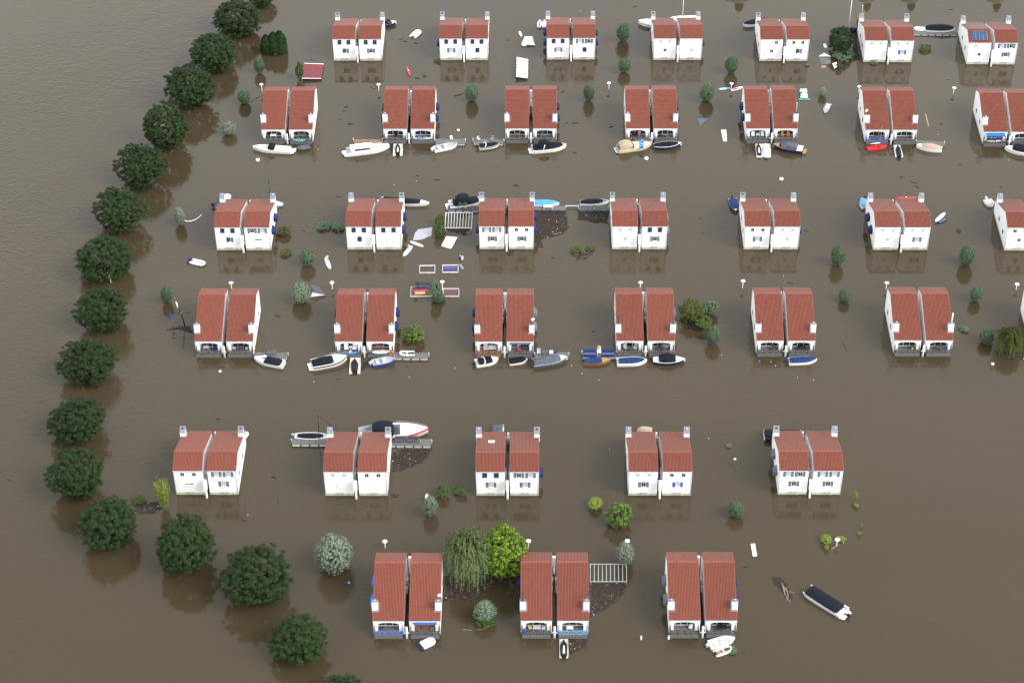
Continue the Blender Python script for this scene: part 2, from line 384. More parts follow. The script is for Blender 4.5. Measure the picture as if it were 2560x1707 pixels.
def mb_fascia():
    b = MB()
    for k in range(3): b.box(-2.45, DB+.90, .05+k*.27, 2.45, DB+.98, .28+k*.27)
    for x in (-2.4, 2.32): b.box(x, DB-.05, -1, x+.1, DB+.88, .83)
    return b
def mb_rail():
    b = MB(); y = DB+.9; z0, z1 = 1.0, 1.82; xs = [-2.38, -1.19, 0, 1.19, 2.38]
    for x in xs: b.bar((x, y, .9), (x, y, z1), .045)
    b.bar((-2.4, y, z1), (2.4, y, z1), .05); b.bar((-2.4, y, z0), (2.4, y, z0), .04)
    for xa, xb in zip(xs, xs[1:]):
        b.bar((xa, y, z0), (xb, y, z1), .028); b.bar((xa, y, z1), (xb, y, z0), .028)
    for x in (-2.38, 2.38):
        b.bar((x, y, z1), (x, DB-.05, z1), .045); b.bar((x, y, z0), (x, DB-.05, z0), .04); b.bar((x, DB+.02, .9), (x, DB+.02, z1+.45), .05)
    return b
def mb_doorframe():
    b = MB(); y = DB-1.30; z0, z1 = .93, 2.4
    for x in (-1.75, -.62, .56, 1.69): b.box(x, y, z0, x+.07, y+.09, z1)
    b.box(-1.75, y, z1, 1.77, y+.09, z1+.1); b.box(-1.75, y+.01, z0, 1.77, y+.1, z0+.12); return b
def mb_doorpane():
    b = MB(); b.box(-1.76, DB-1.31, 1.04, 1.76, DB-1.25, 2.48); return b
def awn_mb(n=5):
    b = MB(); W = .95; pr = [(0, .62)]+[(.78*math.sin(t), -.28+.9*math.cos(t)) for t in [math.pi/2*i/n for i in range(1, n+1)]]+[(.78, -.5)]
    rows = [[(-d, yy, z) for d, z in pr] for yy in (-W, -W*.8, 0, W*.8, W)]
    for r_, k in ((0, .80), (4, .80)):
        rows[r_] = [(x*k, y, z-.05*(1 if i > 0 else 0)) for i, (x, y, z) in enumerate(rows[r_])]
    b.grid(rows)
    for yy, r_ in ((-W, rows[0]), (W, rows[4])): b.quad(*(list(r_)+[(0, yy, -.5)]))
    return b
# windows, facing -y, origin at centre on the wall plane
def mb_wframe(w_, h, sill=True):
    b = MB(); t = .07; b.box(-w_/2, -.05, -h/2, -w_/2+t, .0, h/2); b.box(w_/2-t, -.05, -h/2, w_/2, 0, h/2)
    b.box(-w_/2+t, -.05, h/2-t, w_/2-t, 0, h/2); b.box(-w_/2+t, -.05, -h/2, w_/2-t, 0, -h/2+t); b.box(-.02, -.045, -h/2+t, .02, 0, h/2-t)
    if sill: b.box(-w_/2-.06, -.13, -h/2-.08, w_/2+.06, 0, -h/2-.003)
    return b
def mb_pane(w_, h): return MB().box(-w_/2+.06, -.03, -h/2+.06, w_/2-.06, -.002, h/2-.06)
def mb_shut(w_, h, arch_=0):
    b = MB(); pts = [(-w_/2, -h/2), (w_/2, -h/2)]
    if arch_ == 0: pts += [(w_/2, h/2), (-w_/2, h/2)]
    elif arch_ > 0: pts += [(w_/2, h/2+.09), (0, h/2+.07), (-w_/2, h/2-.02)]
    else: pts += [(w_/2, h/2-.02), (0, h/2+.07), (-w_/2, h/2+.09)]
    n = len(pts)
    b.v = [(x, -.10, z) for x, z in pts]+[(x, -.055, z) for x, z in pts]
    b.face(range(n)); b.face([2*n-1-i for i in range(n)])
    for i in range(n): b.face((i, n+i, n+(i+1)%n, (i+1)%n))
    return b
def mb_lint(w_, h):
    b = MB(); n = 6; pts = [(-w_/2-.05+(w_+.1)*i/n, h/2+.01+.13*math.sin(math.pi*i/n)) for i in range(n+1)]
    for (x, z), (x2, z2) in zip(pts, pts[1:]): b.quad((x, -.04, h/2-.01), (x2, -.04, h/2-.01), (x2, -.04, z2), (x, -.04, z))
    return b
def window(parent, kind, x, z, blue=False):
    w_, h = .9, 1.08
    if kind in ('K', 'P'): w_, h = .78, .95
    if kind == 'S': w_, h = 1.6, .42
    if kind == 'N': w_, h = 1.6, .2
    f = add('window', cached(('wf', w_, h), lambda: mb_wframe(w_, h), 'window', M_white), parent, (x, 0, z))
    if kind != 'W' or True:
        pm = {'P': M_curt, 'O': M_curt if rnd.random() < .5 else M_glass, 'W': M_white}.get(kind, M_glass)
        add('pane', cached(('wp', w_, h, pm.name), lambda: mb_pane(w_, h), 'pane', pm), f)
    if kind in ('O', 'D', 'H'):
        add('lintel', cached('lint', lambda: mb_lint(.9, 1.08), 'lintel', M_navysh), f)
    if kind == 'D':
        for s_ in (-1, 1): add('shutter', cached(('sd', s_), lambda: mb_shut(.44, 1.1, s_*-1), 'shutter', M_navysh), f, (s_*.225, 0, 0))
    if kind == 'W':
        for s_ in (-1, 1): add('shutter', cached('sw', lambda: mb_shut(.42, 1.0), 'shutter', M_white), f, (s_*.22, 0, 0))
    if kind == 'P' and rnd.random() < .5:
        for s_ in (-1, 1): add('shutter', cached('swo', lambda: mb_shut(.42, 1.0), 'shutter', M_white), f, (s_*.66, .05, 0))
    if kind in ('O', 'H'):
        for s_ in (-1, 1):
            if kind == 'H' and s_ < 0:
                add('shutter', cached(('sd', -1), lambda: mb_shut(.44, 1.1, 1), 'shutter', M_navysh), f, (-.225, 0, 0)); continue
            mm = M_bluesh if blue else M_navysh
            sh = add('shutter', cached(('so', blue), lambda: mb_shut(.46, 1.16), 'shutter', mm), f, (s_*.70, .05, 0))
            if not blue: add('louvre', cached('slv', lambda: MB().box(-.13, -.125, -.45, .13, -.102, .45), 'louvre', M_greysh), sh)
    return f
def mb_vent():
    b = MB(); b.box(-.8, -.06, -.11, .8, -.0, .11); return b
def mb_slot():
    b = MB(); b.box(-.68, -.08, -.055, -.07, -.055, .055); b.box(.07, -.08, -.055, .68, -.055, .055); return b
def dish_mb(r_=.38):
    b = MB(); pr = [(0.01, 0), (r_*.5, .03), (r_*.85, .1), (r_, .16), (r_*.86, .12), (r_*.5, .05), (0.01, .02)]
    b.lathe(pr, 14); b.v = [(x, -z, y+.55) for x, y, z in b.v]
    b.bar((0, .02, .5), (0, .1, -.3), .03, 5); b.bar((0, -.02, .5), (0, -.36, .55), .015, 4); return b
ORD = ['first', 'second', 'third', 'fourth', 'fifth', 'sixth', 'seventh', 'eighth']
ROWN = {0: 'topmost hidden', 1: 'back', 2: 'second', 3: 'third', 4: 'fourth', 5: 'fifth', 6: 'front'}
def house(row, bi, side, typ, bx, by, rot, spec):
    """side: 'L'/'R' half of its pair as seen in the photo; typ 'A' street wall towards the viewer, 'B' terrace towards the viewer"""
    s = -1 if side == 'L' else 1
    cx = s*(UW+GAP)/2
    c, sn = math.cos(rot), math.sin(rot)
    loc = (bx+cx*c, by+cx*sn, 0)
    rz = rot+(math.pi if typ == 'B' else 0)
    mir = (side == 'R') if typ == 'A' else (side == 'L')
    det = spec.get('d', '')
    rear = 'windows' if typ == 'A' else 'terrace'
    lab = 'white red-roofed house, %s half of %s pair in the %s row%s' % ({'L': 'left', 'R': 'right'}[side], ORD[bi], ROWN[row], (', '+det) if det else '')
    h = thing('house', lab, 'house', loc, rz, 'red-roofed houses in the flood')
    def C(name, fn, mt, parent=None, **k):
        def g():
            b = fn(); 
            return b.mirror() if mir else b
        return add(name, cached((name, fn.__name__, mir, mt.name), g, name, mt), parent or h, **k)
    C('wall', mb_wall, M_wall); C('plinth', mb_plinth, M_plinth)
    rf = C('roof', mb_roof, M_roofA); C('ridge', mb_ridge, M_ridge, rf); C('verge', mb_verge, M_verge, rf); C('verge', mb_verge2, M_verge, rf); C('gutter', mb_gutter, M_gut, rf); C('gutter', mb_gutter2, M_gut, rf)
    ch = C('chimney', mb_chim, M_wall); C('cap', mb_ccap, M_lead, ch); C('cowl', mb_cowl, M_black if rnd.random() < .4 else M_grey, ch); C('flashing', mb_flash, M_lead, ch)
    C('porch', mb_porch, M_white); C('downpipe', mb_pipe, M_grey); C('downpipe', mb_pipe2, M_grey)
    C('deck', mb_deckfloor, {'br': M_deckb}.get(spec.get('deck'), M_deck))
    C('deck_fascia', mb_fascia, M_deckb if spec.get('deck') == 'br' else M_deck)
    C('railing', mb_rail, {'b': M_rblue, 'l': M_rlight}.get(spec.get('rail'), M_black))
    d = C('terrace_door', mb_doorframe, M_white); C('pane', mb_doorpane, M_glass, d)
    if typ == 'A':
        ks = spec.get('w', 'KKO'); f = -1 if mir else 1
        # windows keep their photo order left to right
        window(h, ks[0], -1.0, 5.02, spec.get('bs')); window(h, ks[1], 1.12, 5.02, spec.get('bs')); window(h, ks[2], .13, 2.72, spec.get('bs'))
        v = add('vent', cached('vent', mb_vent, 'vent', M_white), h, (.13, 0, .7)); add('slot', cached('slot', mb_slot, 'slot', M_dgrey), v)
    # awnings on the outer wall; outer side is local -x (or +x when mirrored)
    ox = (UW/2-.03)*(1 if mir else -1)
    aw = spec.get('aw', '')
    col = {'n': M_awn, 'b': M_awnb, 'g': M_awng}[spec.get('ac', 'n')]
    for yy in (3.45, 7.95):
        sw = add('side_window', cached(('sidew', mir), lambda: MB().box(-.03, -.45, -.5, .03, .45, .5), 'side_window', M_glass), h, (ox, yy, 2.4))
        if (yy < 5 and 'a' in aw) or (yy > 5 and 'c' in aw):
            def g():
                b = awn_mb(); return b.mirror() if mir else b
            add('awning', cached(('awn', mir, col.name), g, 'awning', col), h, (ox, yy, 2.75))
    if 'front' in spec:   # roller blind / awning box over the terrace
        b = MB(); b.box(-2.0, DB-.05, 2.75, 2.0, DB+spec.get('fo', .25), 3.0)
        part('terrace_awning', b, {'b': M_awnb, 'g': M_awng}[spec['front']], h)
    if spec.get('dish'):
        dd = add('satellite_dish', cached(('dish', spec['dish']), dish_mb, 'satellite_dish', M_white if spec['dish'] == 'w' else M_dgrey), h, ((UW/2-.2)*(1 if mir else -1), CY0-.35, 6.0), (math.pi if typ == 'B' else 0)*0+R(-150 if typ == 'A' else 180+20))
    if spec.get('sky'):
        g = lambda y: HR-(y-D1_)*(HR-HB)/D2_+.1
        b = MB(); b.box(-.6, -.55, 0, .6, .55, .12); q = part('skylight', b, M_white, h, loc=(spec['sky'], 8.6, g(8.6))); q.rotation_euler = (-math.atan2(HR-HB, D2_), 0, 0)
        part('glass', MB().box(-.48, -.44, .125, .48, .44, .14), M_curt, q)
    if spec.get('solar'):
        a_ = math.atan2(HR-HA, D1_); q = add('solar_array', None, h, (0, 1.75, HA+(HR-HA)*1.8/D1_+.17)); q.rotation_euler = (a_, 0, 0)
        bpy.data.objects.remove(q)
        b = MB(); b.cur = 0; b.box(-1.9, -1.35, 0, 1.75, 1.3, .03)
        q = part('solar_array', b, M_alu, h, loc=(0, 1.75, HA+(HR-HA)*1.8/D1_+.14)); q.rotation_euler = (a_, 0, 0)
        for i in range(4):
            for j in range(3):
                x = -1.86+i*.9; y = -1.31+j*.87
                part('solar_panel', MB().box(x, y, .033, x+.84, y+.82, .06), M_solar, q)
    if spec.get('moss'):
        g = lambda y: HR-(y-D1_)*(HR-HB)/D2_+.11
        b = MB(); n = 8
        b.quad((-2.5, 4.1, g(4.1)), (2.45, 4.2, g(4.2)), (2.4, 11.5, g(11.5)), (-1.9, 11.6, g(11.6)))
        part('grey_sheet', b, M_slate, h)
    if spec.get('flue'):
        x = (UW/2-.35)*(1 if mir else -1); b = MB(); b.bar((x, 11.3, 5.8), (x, 11.3, 8.2), .12, 8); b.lathe([(.19, 0), (.19, .08)], 8, (x, 11.3, 8.2)); part('flue', b, M_white, h)
    if spec.get('thinpole'):
        x = (UW/2-.35)*(1 if mir else -1); b = MB(); b.bar((x, 11.3, 5.8), (x, 11.3, 8.6), .06, 6); b.lathe([(.16, 0), (.16, .1)], 8, (x, 11.3, 8.6)); part('mast', b, M_grey, h)
    return h

def mb_pileA():
    b = MB(); b.bar((0, -.85, -1), (0, -.85, 2.15), .2, 8); return b
def mb_pileAh():
    b = MB(); b.box(-.3, -1.08, 2.15, .3, -.5, 4.25); return b
def mb_pileB():
    b = MB(); b.lathe([(.2, -1), (.2, 2.55), (.16, 2.68), (.05, 2.74)], 10, (0, 0, 0)); return b
def mb_collar():
    b = MB(); b.lathe([(.3, 1.3), (.3, 1.45)], 10); b.box(-.5, .05, 1.33, .5, .25, 1.43); return b

BLOCKS = {
1: ('A', [(-36.03,437.3),(-10.91,437.25),(14.37,437.2),(39.52,436.69),(64.54,435.92),(88.97,435.11),(113.06,433.8)]),
3: ('A', [(-56.03,362.24),(-28.69,362.17),(-1.01,362.01),(26.72,361.65),(54.27,361.3),(81.26,360.81),(108.6,360.3)]),
5: ('A', [(-55.75,287.4),(-28.5,286.86),(-1.0,286.6),(26.64,286.4),(53.89,286.37)]),
2: ('B', [(-49.82,416.36),(-22.59,416.32),(4.7,416.13),(31.67,415.85),(58.52,415.49),(85.06,414.65),(111.2,413.5)]),
4: ('B', [(-56.38,341.24),(-28.84,340.93),(-1.33,340.62),(26.35,340.54),(53.88,340.31),(80.84,340.14),(108.1,339.7)]),
6: ('B', [(-17.98,265.82),(7.04,265.69),(32.09,265.52)]),
}
SP = {
(1,0,'L'):dict(w='DDH'),(1,0,'R'):dict(w='DDO'),(1,1,'L'):dict(w='DDO',aw='a',d='one navy awning'),(1,1,'R'):dict(w='DDD'),
(1,2,'L'):dict(w='DDO',aw='ac',d='navy awnings'),(1,2,'R'):dict(w='OOD',aw='ac',d='navy awnings'),
(1,3,'L'):dict(w='PPK'),(1,3,'R'):dict(w='WWP',aw='ac',d='navy awnings'),(1,4,'L'):dict(w='WKK'),(1,4,'R'):dict(w='KKH'),
(1,5,'L'):dict(w='PPW',thinpole=1,moss=0),(1,5,'R'):dict(w='PPO',bs=True,d='blue shutters'),(1,6,'L'):dict(w='PWK',solar=1,moss=1,d='solar panels'),(1,6,'R'):dict(w='OOO'),
(3,0,'L'):dict(w='DDH'),(3,0,'R'):dict(w='OOS',aw='ac',d='navy awnings'),(3,1,'L'):dict(w='DDD'),(3,1,'R'):dict(w='DDW',aw='ac',d='navy awnings'),
(3,2,'L'):dict(w='OOO',aw='a',d='one navy awning'),(3,2,'R'):dict(w='KKO',aw='ac',d='navy awnings'),(3,3,'L'):dict(w='PPP'),(3,3,'R'):dict(w='DDO',aw='ac',ac='g',d='grey awnings'),
(3,4,'L'):dict(w='KKO'),(3,4,'R'):dict(w='PPP',aw='ac',d='navy awnings'),(3,5,'L'):dict(w='PPP',aw='ac',d='navy awnings'),(3,5,'R'):dict(w='PPO'),
(3,6,'L'):dict(w='KKK'),(3,6,'R'):dict(w='KKK'),
(5,0,'L'):dict(w='KKS'),(5,0,'R'):dict(w='OOO'),(5,1,'L'):dict(w='PPW'),(5,1,'R'):dict(w='KKN'),(5,2,'L'):dict(w='DDO',sky=.1,d='roof window'),
(5,2,'R'):dict(w='OOO',aw='a',d='blue awning',front='b'),(5,3,'L'):dict(w='PPO'),(5,3,'R'):dict(w='KKO',bs=True,front='b',d='blue shutters'),
(5,4,'L'):dict(w='OOO',aw='ac',ac='g',d='grey awnings'),(5,4,'R'):dict(w='OOO'),
(2,0,'L'):dict(),(2,0,'R'):dict(),(2,1,'L'):dict(aw='ac',d='navy awnings'),(2,1,'R'):dict(aw='ac',d='navy awnings'),(2,2,'R'):dict(aw='ac',d='navy awnings'),
(2,3,'L'):dict(dish=None),(2,3,'R'):dict(aw='ac',d='navy awnings'),(2,4,'L'):dict(aw='ac',d='navy awnings'),(2,4,'R'):dict(thinpole=1),
(2,5,'L'):dict(rail='b',dish='w',d='blue railing'),(2,5,'R'):dict(aw='c',d='blue awning'),(2,6,'L'):dict(front='b',fo=1.0,d='blue terrace awning'),
(4,1,'L'):dict(aw='ac',d='navy awnings'),(4,1,'R'):dict(aw='ac',d='navy awnings'),(4,2,'L'):dict(aw='ac',deck='br',d='navy awnings'),
(4,2,'R'):dict(aw='ac',ac='g',front='g',dish='w',d='grey awnings'),(4,3,'L'):dict(dish='k'),(4,3,'R'):dict(aw='ac',ac='g',d='grey awnings'),(4,4,'R'):dict(aw='ac',d='navy awnings'),
(4,5,'R'):dict(flue=1,d='white flue'),
(6,0,'L'):dict(aw='ac',ac='b',rail='b',d='blue railing'),(6,0,'R'):dict(front='b',dish='w',d='blue blind'),(6,1,'L'):dict(aw='a',dish='k',d='black railing'),
(6,1,'R'):dict(rail='l',dish='k',d='light blue railing'),(6,2,'L'):dict(aw='ac',ac='g',d='grey awnings'),(6,2,'R'):dict(aw='ac',d='navy awnings'),
}
for row, (typ, bl) in BLOCKS.items():
    for bi, (bx, by) in enumerate(bl):
        rot = R(-.65 if bi < 4 else -.9)
        if row == 1 and bi == 5: rot = R(-1.6)
        if row == 1 and bi == 6: rot = R(-1.4)
        for sd_ in 'LR':
            if (row, bi, sd_) in ((4, 6, 'R'), (3, 6, 'R')): continue
            house(row, bi, sd_, typ, bx, by, rot, SP.get((row, bi, sd_), {}))
        if row in (3, 4) and bi == 6: continue
        for k in ('near', 'far'):
            sgn = -1 if typ == 'B' else 1
            isA = (k == 'near') == (typ == 'A')
            c, sn = math.cos(rot), math.sin(rot)
            off = 0 if isA else DB+.75
            lx, ly = -off*sgn*sn, off*sgn*c
            where = {('A', 'near'): 'in front of', ('A', 'far'): 'behind', ('B', 'near'): 'in front of', ('B', 'far'): 'behind'}[(typ, k)]
            t = thing('mooring_pile', 'white mooring pile in the gap %s the %s pair of the %s row' % (where, ORD[bi], ROWN[row]), 'pile',
                      (bx+lx, by+ly, 0), rot+(math.pi if typ == 'B' else 0), 'mooring piles between paired houses')
            if isA:
                add('shaft', cached('pA', mb_pileA, 'shaft', M_white), t); add('housing', cached('pAh', mb_pileAh, 'housing', M_white), t)
            else:
                add('shaft', cached('pB', mb_pileB, 'shaft', M_white), t); add('collar', cached('pC', mb_collar, 'collar', M_grey), t)

# ------------------------------------------------------------------ foliage
def leafquad(b, p, n_, up, l, wd):
    n_ = n_.normalized(); a = n_.cross(up)
    if a.length < 1e-3: a = n_.orthogonal()
    a.normalize(); u = a.cross(n_).normalized()
    b.quad(p-a*wd*.5, p+u*l*.5-a*wd*.05, p+a*wd*.5, p-u*l*.5)
def rdir(r_):
    while True:
        v = Vector((r_.uniform(-1, 1), r_.uniform(-1, 1), r_.uniform(-1, 1)))
        if .05 < v.length < 1: return v.normalized()
def crown(kind, seed):
    r_ = random.Random(seed); b = MB()
    lobes = [(rdir(r_), r_.uniform(.04, .26), r_.uniform(2, 6)) for _ in range(11)]
    def rad(d):
        q = 1.0
        for a, h, k in lobes: q += h*max(0, a.dot(d))**(k*2)
        return min(1.1, q*.91)
    def clumps(nc, nl, cr, ll, lw, bottom=-1.0, rmin=.45, spread=1.0, updir=.4):
        for i in range(nc):
            d = rdir(r_)
            if d.z < bottom: d.z = -d.z
            t = r_.uniform(rmin, 1)**.45
            c = d*rad(d)*t
            if r_.random() < .12: c *= 1.07
            cs = cr*r_.uniform(.7, 1.35)
            for j in range(nl):
                e = rdir(r_); p = c+Vector((e.x, e.y, e.z*.75))*cs*r_.random()**.4
                n_ = (e*.9+d*.6+Vector((0, 0, .5))+rdir(r_)*.5)
                leafquad(b, p, n_, rdir(r_), ll*r_.uniform(.7, 1.3), lw*r_.uniform(.7, 1.3))
    if kind == 'ash': clumps(640, 92, .085, .037, .027, -1, rmin=.3)
    elif kind == 'lime': clumps(520, 44, .085, .07, .05, -1, rmin=.35)
    elif kind == 'shrub': clumps(120, 34, .17, .13, .075)
    elif kind == 'low': clumps(70, 34, .22, .15, .06, -.1)
    elif kind == 'big': clumps(230, 44, .13, .085, .05)
    elif kind in ('sage', 'osier'):
        for i in range(900):     # shoots fanning up and outward from the pollard head
            d = rdir(r_); t = r_.uniform(.3, 1)**.4; c = d*rad(d)*t*.97
            g = (c*.9+Vector((0, 0, .6))+rdir(r_)*.35).normalized(); L = r_.uniform(.16, .32)
            for j in range(9):
                p = c+g*L*(j/8-.7)+rdir(r_)*.03
                leafquad(b, p, rdir(r_)*.7+d, (g+rdir(r_)*.6), r_.uniform(.08, .14), .04)
    elif kind == 'thuja':
        for i in range(2600):
            z = r_.uniform(-1, 1); rr = (1-((z+1)/2)**3.6)**.7*.98+.03; a = r_.uniform(0, 6.283)
            t = r_.uniform(.8, 1.05); p = Vector((math.cos(a)*rr*t, math.sin(a)*rr*t, z))
            leafquad(b, p, Vector((math.cos(a), math.sin(a), .3))+rdir(r_)*.6, Vector((0, 0, 1))+rdir(r_)*.3, .22, .09)
    elif kind == 'bamboo':
        for i in range(120):
            a = r_.uniform(0, 6.283); q = r_.random()**.6; tip = Vector((math.cos(a)*q, math.sin(a)*q, r_.uniform(.2, 1))); base = Vector((math.cos(a)*q*.35, math.sin(a)*q*.35, -1))
            for j in range(26):
                t = r_.uniform(.1, 1); p = base.lerp(tip, t); p.z = base.z+(tip.z-base.z)*t**.8
                leafquad(b, p+rdir(r_)*.07, rdir(r_)+Vector((0, 0, .8)), Vector((math.cos(a), math.sin(a), -.6))+rdir(r_)*.6, .19, .04)
    elif kind == 'weep':
        for i in range(560):
            d = rdir(r_); d.z = abs(d.z)*1.1+.05; d.normalize(); s0 = d*rad(d)*r_.uniform(.3, .9); s0.z = s0.z*.95
            e = rdir(r_)*.55; out = Vector((d.x+e.x, d.y+e.y, 0)); L = r_.uniform(.25, 1.35)*(1 if i % 3 else .6); sw = rdir(r_)*.12
            for j in range(36):
                t = j/35; p = s0+out*(math.sin(min(1, t*1.6)*1.57)*.28)+sw*t+Vector((0, 0, .12*math.sin(t*3.1)*(1-t)*2-L*t*t*1.05)); p += rdir(r_)*.024
                if p.z < -.98: break
                leafquad(b, p, out+Vector((0, 0, .5))+rdir(r_)*.8, Vector((out.x*.3, out.y*.3, -1))+rdir(r_)*.45, .085, .026)
    return b
def trunk_mb(seed, ash=True):
    r_ = random.Random(seed); b = MB()
    b.tube([Vector((0, 0, -1.25)), Vector((.01, 0, -.8)), Vector((0, .01, -.45))], [.06, .05, .045], 8)
    for i in range(11):
        d = rdir(r_); d.z = abs(d.z)*.8+.15; d.normalize()
        p = [Vector((0, 0, -.6+.05*r_.random()))]
        for k in range(1, 5): p.append(d*(.2*k)+Vector((0, 0, -.35+.09*k*0))+rdir(r_)*.05)
        b.tube(p, [.035, .028, .02, .013, .006], 6)
        for q in range(3):
            s0 = p[2+q % 2]; e = (d+rdir(r_)*.9).normalized(); b.tube([s0, s0+e*.18, s0+e*.36+rdir(r_)*.05], [.014, .009, .004], 5)
    return b
CROWNS = {}
def crown_mesh(kind, var, lm):
    k = (kind, var, lm.name)
    if k not in CROWNS: CROWNS[k] = crown(kind, 11+var*7).mesh('crown', lm)
    return CROWNS[k]
TR = {}
def trunk_mesh(v):
    if v not in TR: TR[v] = trunk_mb(40+v).mesh('trunk', M_bark)
    return TR[v]
def plant(name, label, cat, c, cx, cy, w_, h_, kind, lm, group=None, lift=None, zmin=.45, zmax=2.6, var=None, k=1.0):
    fx, fy = full(c, cx, cy); s_ = CR[c][2]
    _, t = unp(fx, fy, 1.5); sc = CF/t
    e = CTH-math.atan((853.5-fy)/CF)
    Rr = w_/s_/2/sc; Hh = h_/s_/2/sc
    Z = math.sqrt(max(.02, Hh*Hh-(Rr*math.sin(e))**2))/math.cos(e); Z = min(max(Z, zmin*Rr), zmax*Rr)
    Rr *= 1.03
    zc = Z*.97 if lift is None else Z+lift
    pos = unp(fx, fy, zc)[0]
    o = thing(name, label, cat, (pos.x, pos.y, 0), rnd.uniform(0, 6.28), group)
    v = rnd.randrange(3) if var is None else var
    add('crown' if kind in ('ash', 'lime', 'weep', 'sage', 'osier', 'big') else 'foliage', crown_mesh(kind, v, lm), o, (0, 0, zc), 0, (Rr, Rr, Z))
    add('trunk' if kind in ('ash', 'lime', 'weep', 'sage', 'osier', 'big') else 'stem', trunk_mesh(v), o, (0, 0, zc), 0, (Rr, Rr, Z))
    return o
ash = [('Z1',1190,-45,240,190),('Z1',980,148,412,315),('Z1',780,432,405,325),('Z1',575,718,410,375),('Z1',380,1057,385,390),
 ('V',323,380,112,100),('V',275,481,113,101),('V',238,592,129,104),('V',233,709,118,103),('V',201,829,126,106),('V',178,965,130,108),
 ('V',173,1085,123,120),('V',248,1199,130,120),('V',424,1250,136,131),('V',587,1319,157,141),('V',688,1467,133,113),('V',790,1592,110,90)]
for i, a in enumerate(ash):
    d = {0: 'dark green round tree cut off at the top edge of the photo', 14: 'largest dark green round tree, near the bottom left, below the fifth row', 16: 'dark green treetop cut off by the bottom edge of the photo'}.get(i)
    nm = ['first','second','third','fourth','fifth','sixth','seventh','eighth','ninth','tenth','eleventh','twelfth','thirteenth','fourteenth','fifteenth','sixteenth','last'][i]
    plant('ash_tree', d or ('dark green round tree, %s from the top in the curved left row' % nm), 'tree', *a, 'ash', L_ash, 'curved row of trees at the left', lift=.12)
G_W = 'pollard willows standing in the flood'
for a in [
 ('Z1',1345,285,90,95,'sage','pale willow peeping out behind the three dark conifers'),
 ('Z1',1170,552,97,140,'osier','small grey-green willow below the dark conifer clump'),
 ('Z1',1040,812,118,132,'osier','green willow left of the first pair in the second row'),
 ('Z1',908,1076,132,126,'sagel','silvery round willow at lower left of the second row first pair'),
 ('Z2',940,776,120,162,'osier','willow between second and third pairs of the second row'),
 ('Z2',2208,272,120,168,'osier','upper willow between third and fourth pairs of the back row'),
 ('Z2',2222,550,112,132,'osier','lower willow between third and fourth pairs of the back row'),
 ('Z2',1922,772,102,158,'osier','willow between third and fourth pairs of the second row'),
 ('Z3',1230,602,125,176,'osier','willow between fourth and fifth pairs of the back row'),
 ('Z3',1000,864,145,180,'osier','willow between fourth and fifth pairs of the second row'),
 ('Z4',360,858,78,92,'sagel','tiny thin willow above the drifting white rowing boat'),
 ('Z5',202,327,92,142,'sagel','silvery willow with a curved white pole beside it'),
 ('Z5',105,906,95,132,'osier','small willow at the far left above the wrecked mast'),
 ('Z5',1147,630,120,138,'osier','willow below the gap between first and second third-row pairs'),
 ('Z5',1100,897,162,168,'sage','large willow beside the floating shed roof'),
 ('Z6',340,930,112,80,'osier','low spreading willow between third and fourth pairs of the fourth row'),
 ('Z7',1075,1206,120,148,'osier','willow right of the fourth pair in the fourth row'),
 ('Z8',400,617,110,158,'osier','willow between fifth and sixth pairs of the third row'),
 ('Z8',1355,616,126,164,'osier','tall dark willow right of the sixth pair in the third row'),
 ('Z8',448,918,97,102,'osier','small willow between fifth and sixth pairs of the fourth row'),
 ('Z8',1420,902,95,122,'osier','small willow right of the sixth pair in the fourth row'),
 ('Z8',1500,1216,120,124,'osier','willow touching the olive drooping shrub at the right edge'),
 ('Z9',1040,826,232,238,'sagel','largest silver willow, alone left of the front row'),
 ('Z10',125,558,92,126,'sagel','willow with a pale board stuck in it, fifth row'),
 ('Z10',1240,826,112,142,'sagel','silvery willow at the corner of the front row pergola'),
 ('Z10',437,1157,130,138,'sage','willow between the first and second front row pairs'),
 ('Z11',777,576,97,104,'osier','round willow between fourth and fifth pairs of the fifth row')]:
    plant('pollard_willow', a[6], 'tree', *a[:5], 'sage' if a[5] != 'osier' else 'osier', {'sage': L_sage, 'sagel': L_sagel, 'osier': L_willd}[a[5]], G_W)
for a in [('Z1',1228,372,95,160,'left'),('Z1',1290,362,110,180,'middle'),('Z1',1345,356,110,185,'right')]:
    plant('conifer', 'dark green conifer, %s one of the tight clump of three' % a[5], 'tree', *a[:5], 'thuja', L_dark, 'three dark conifers')
SH = 'shrubs standing in the water'
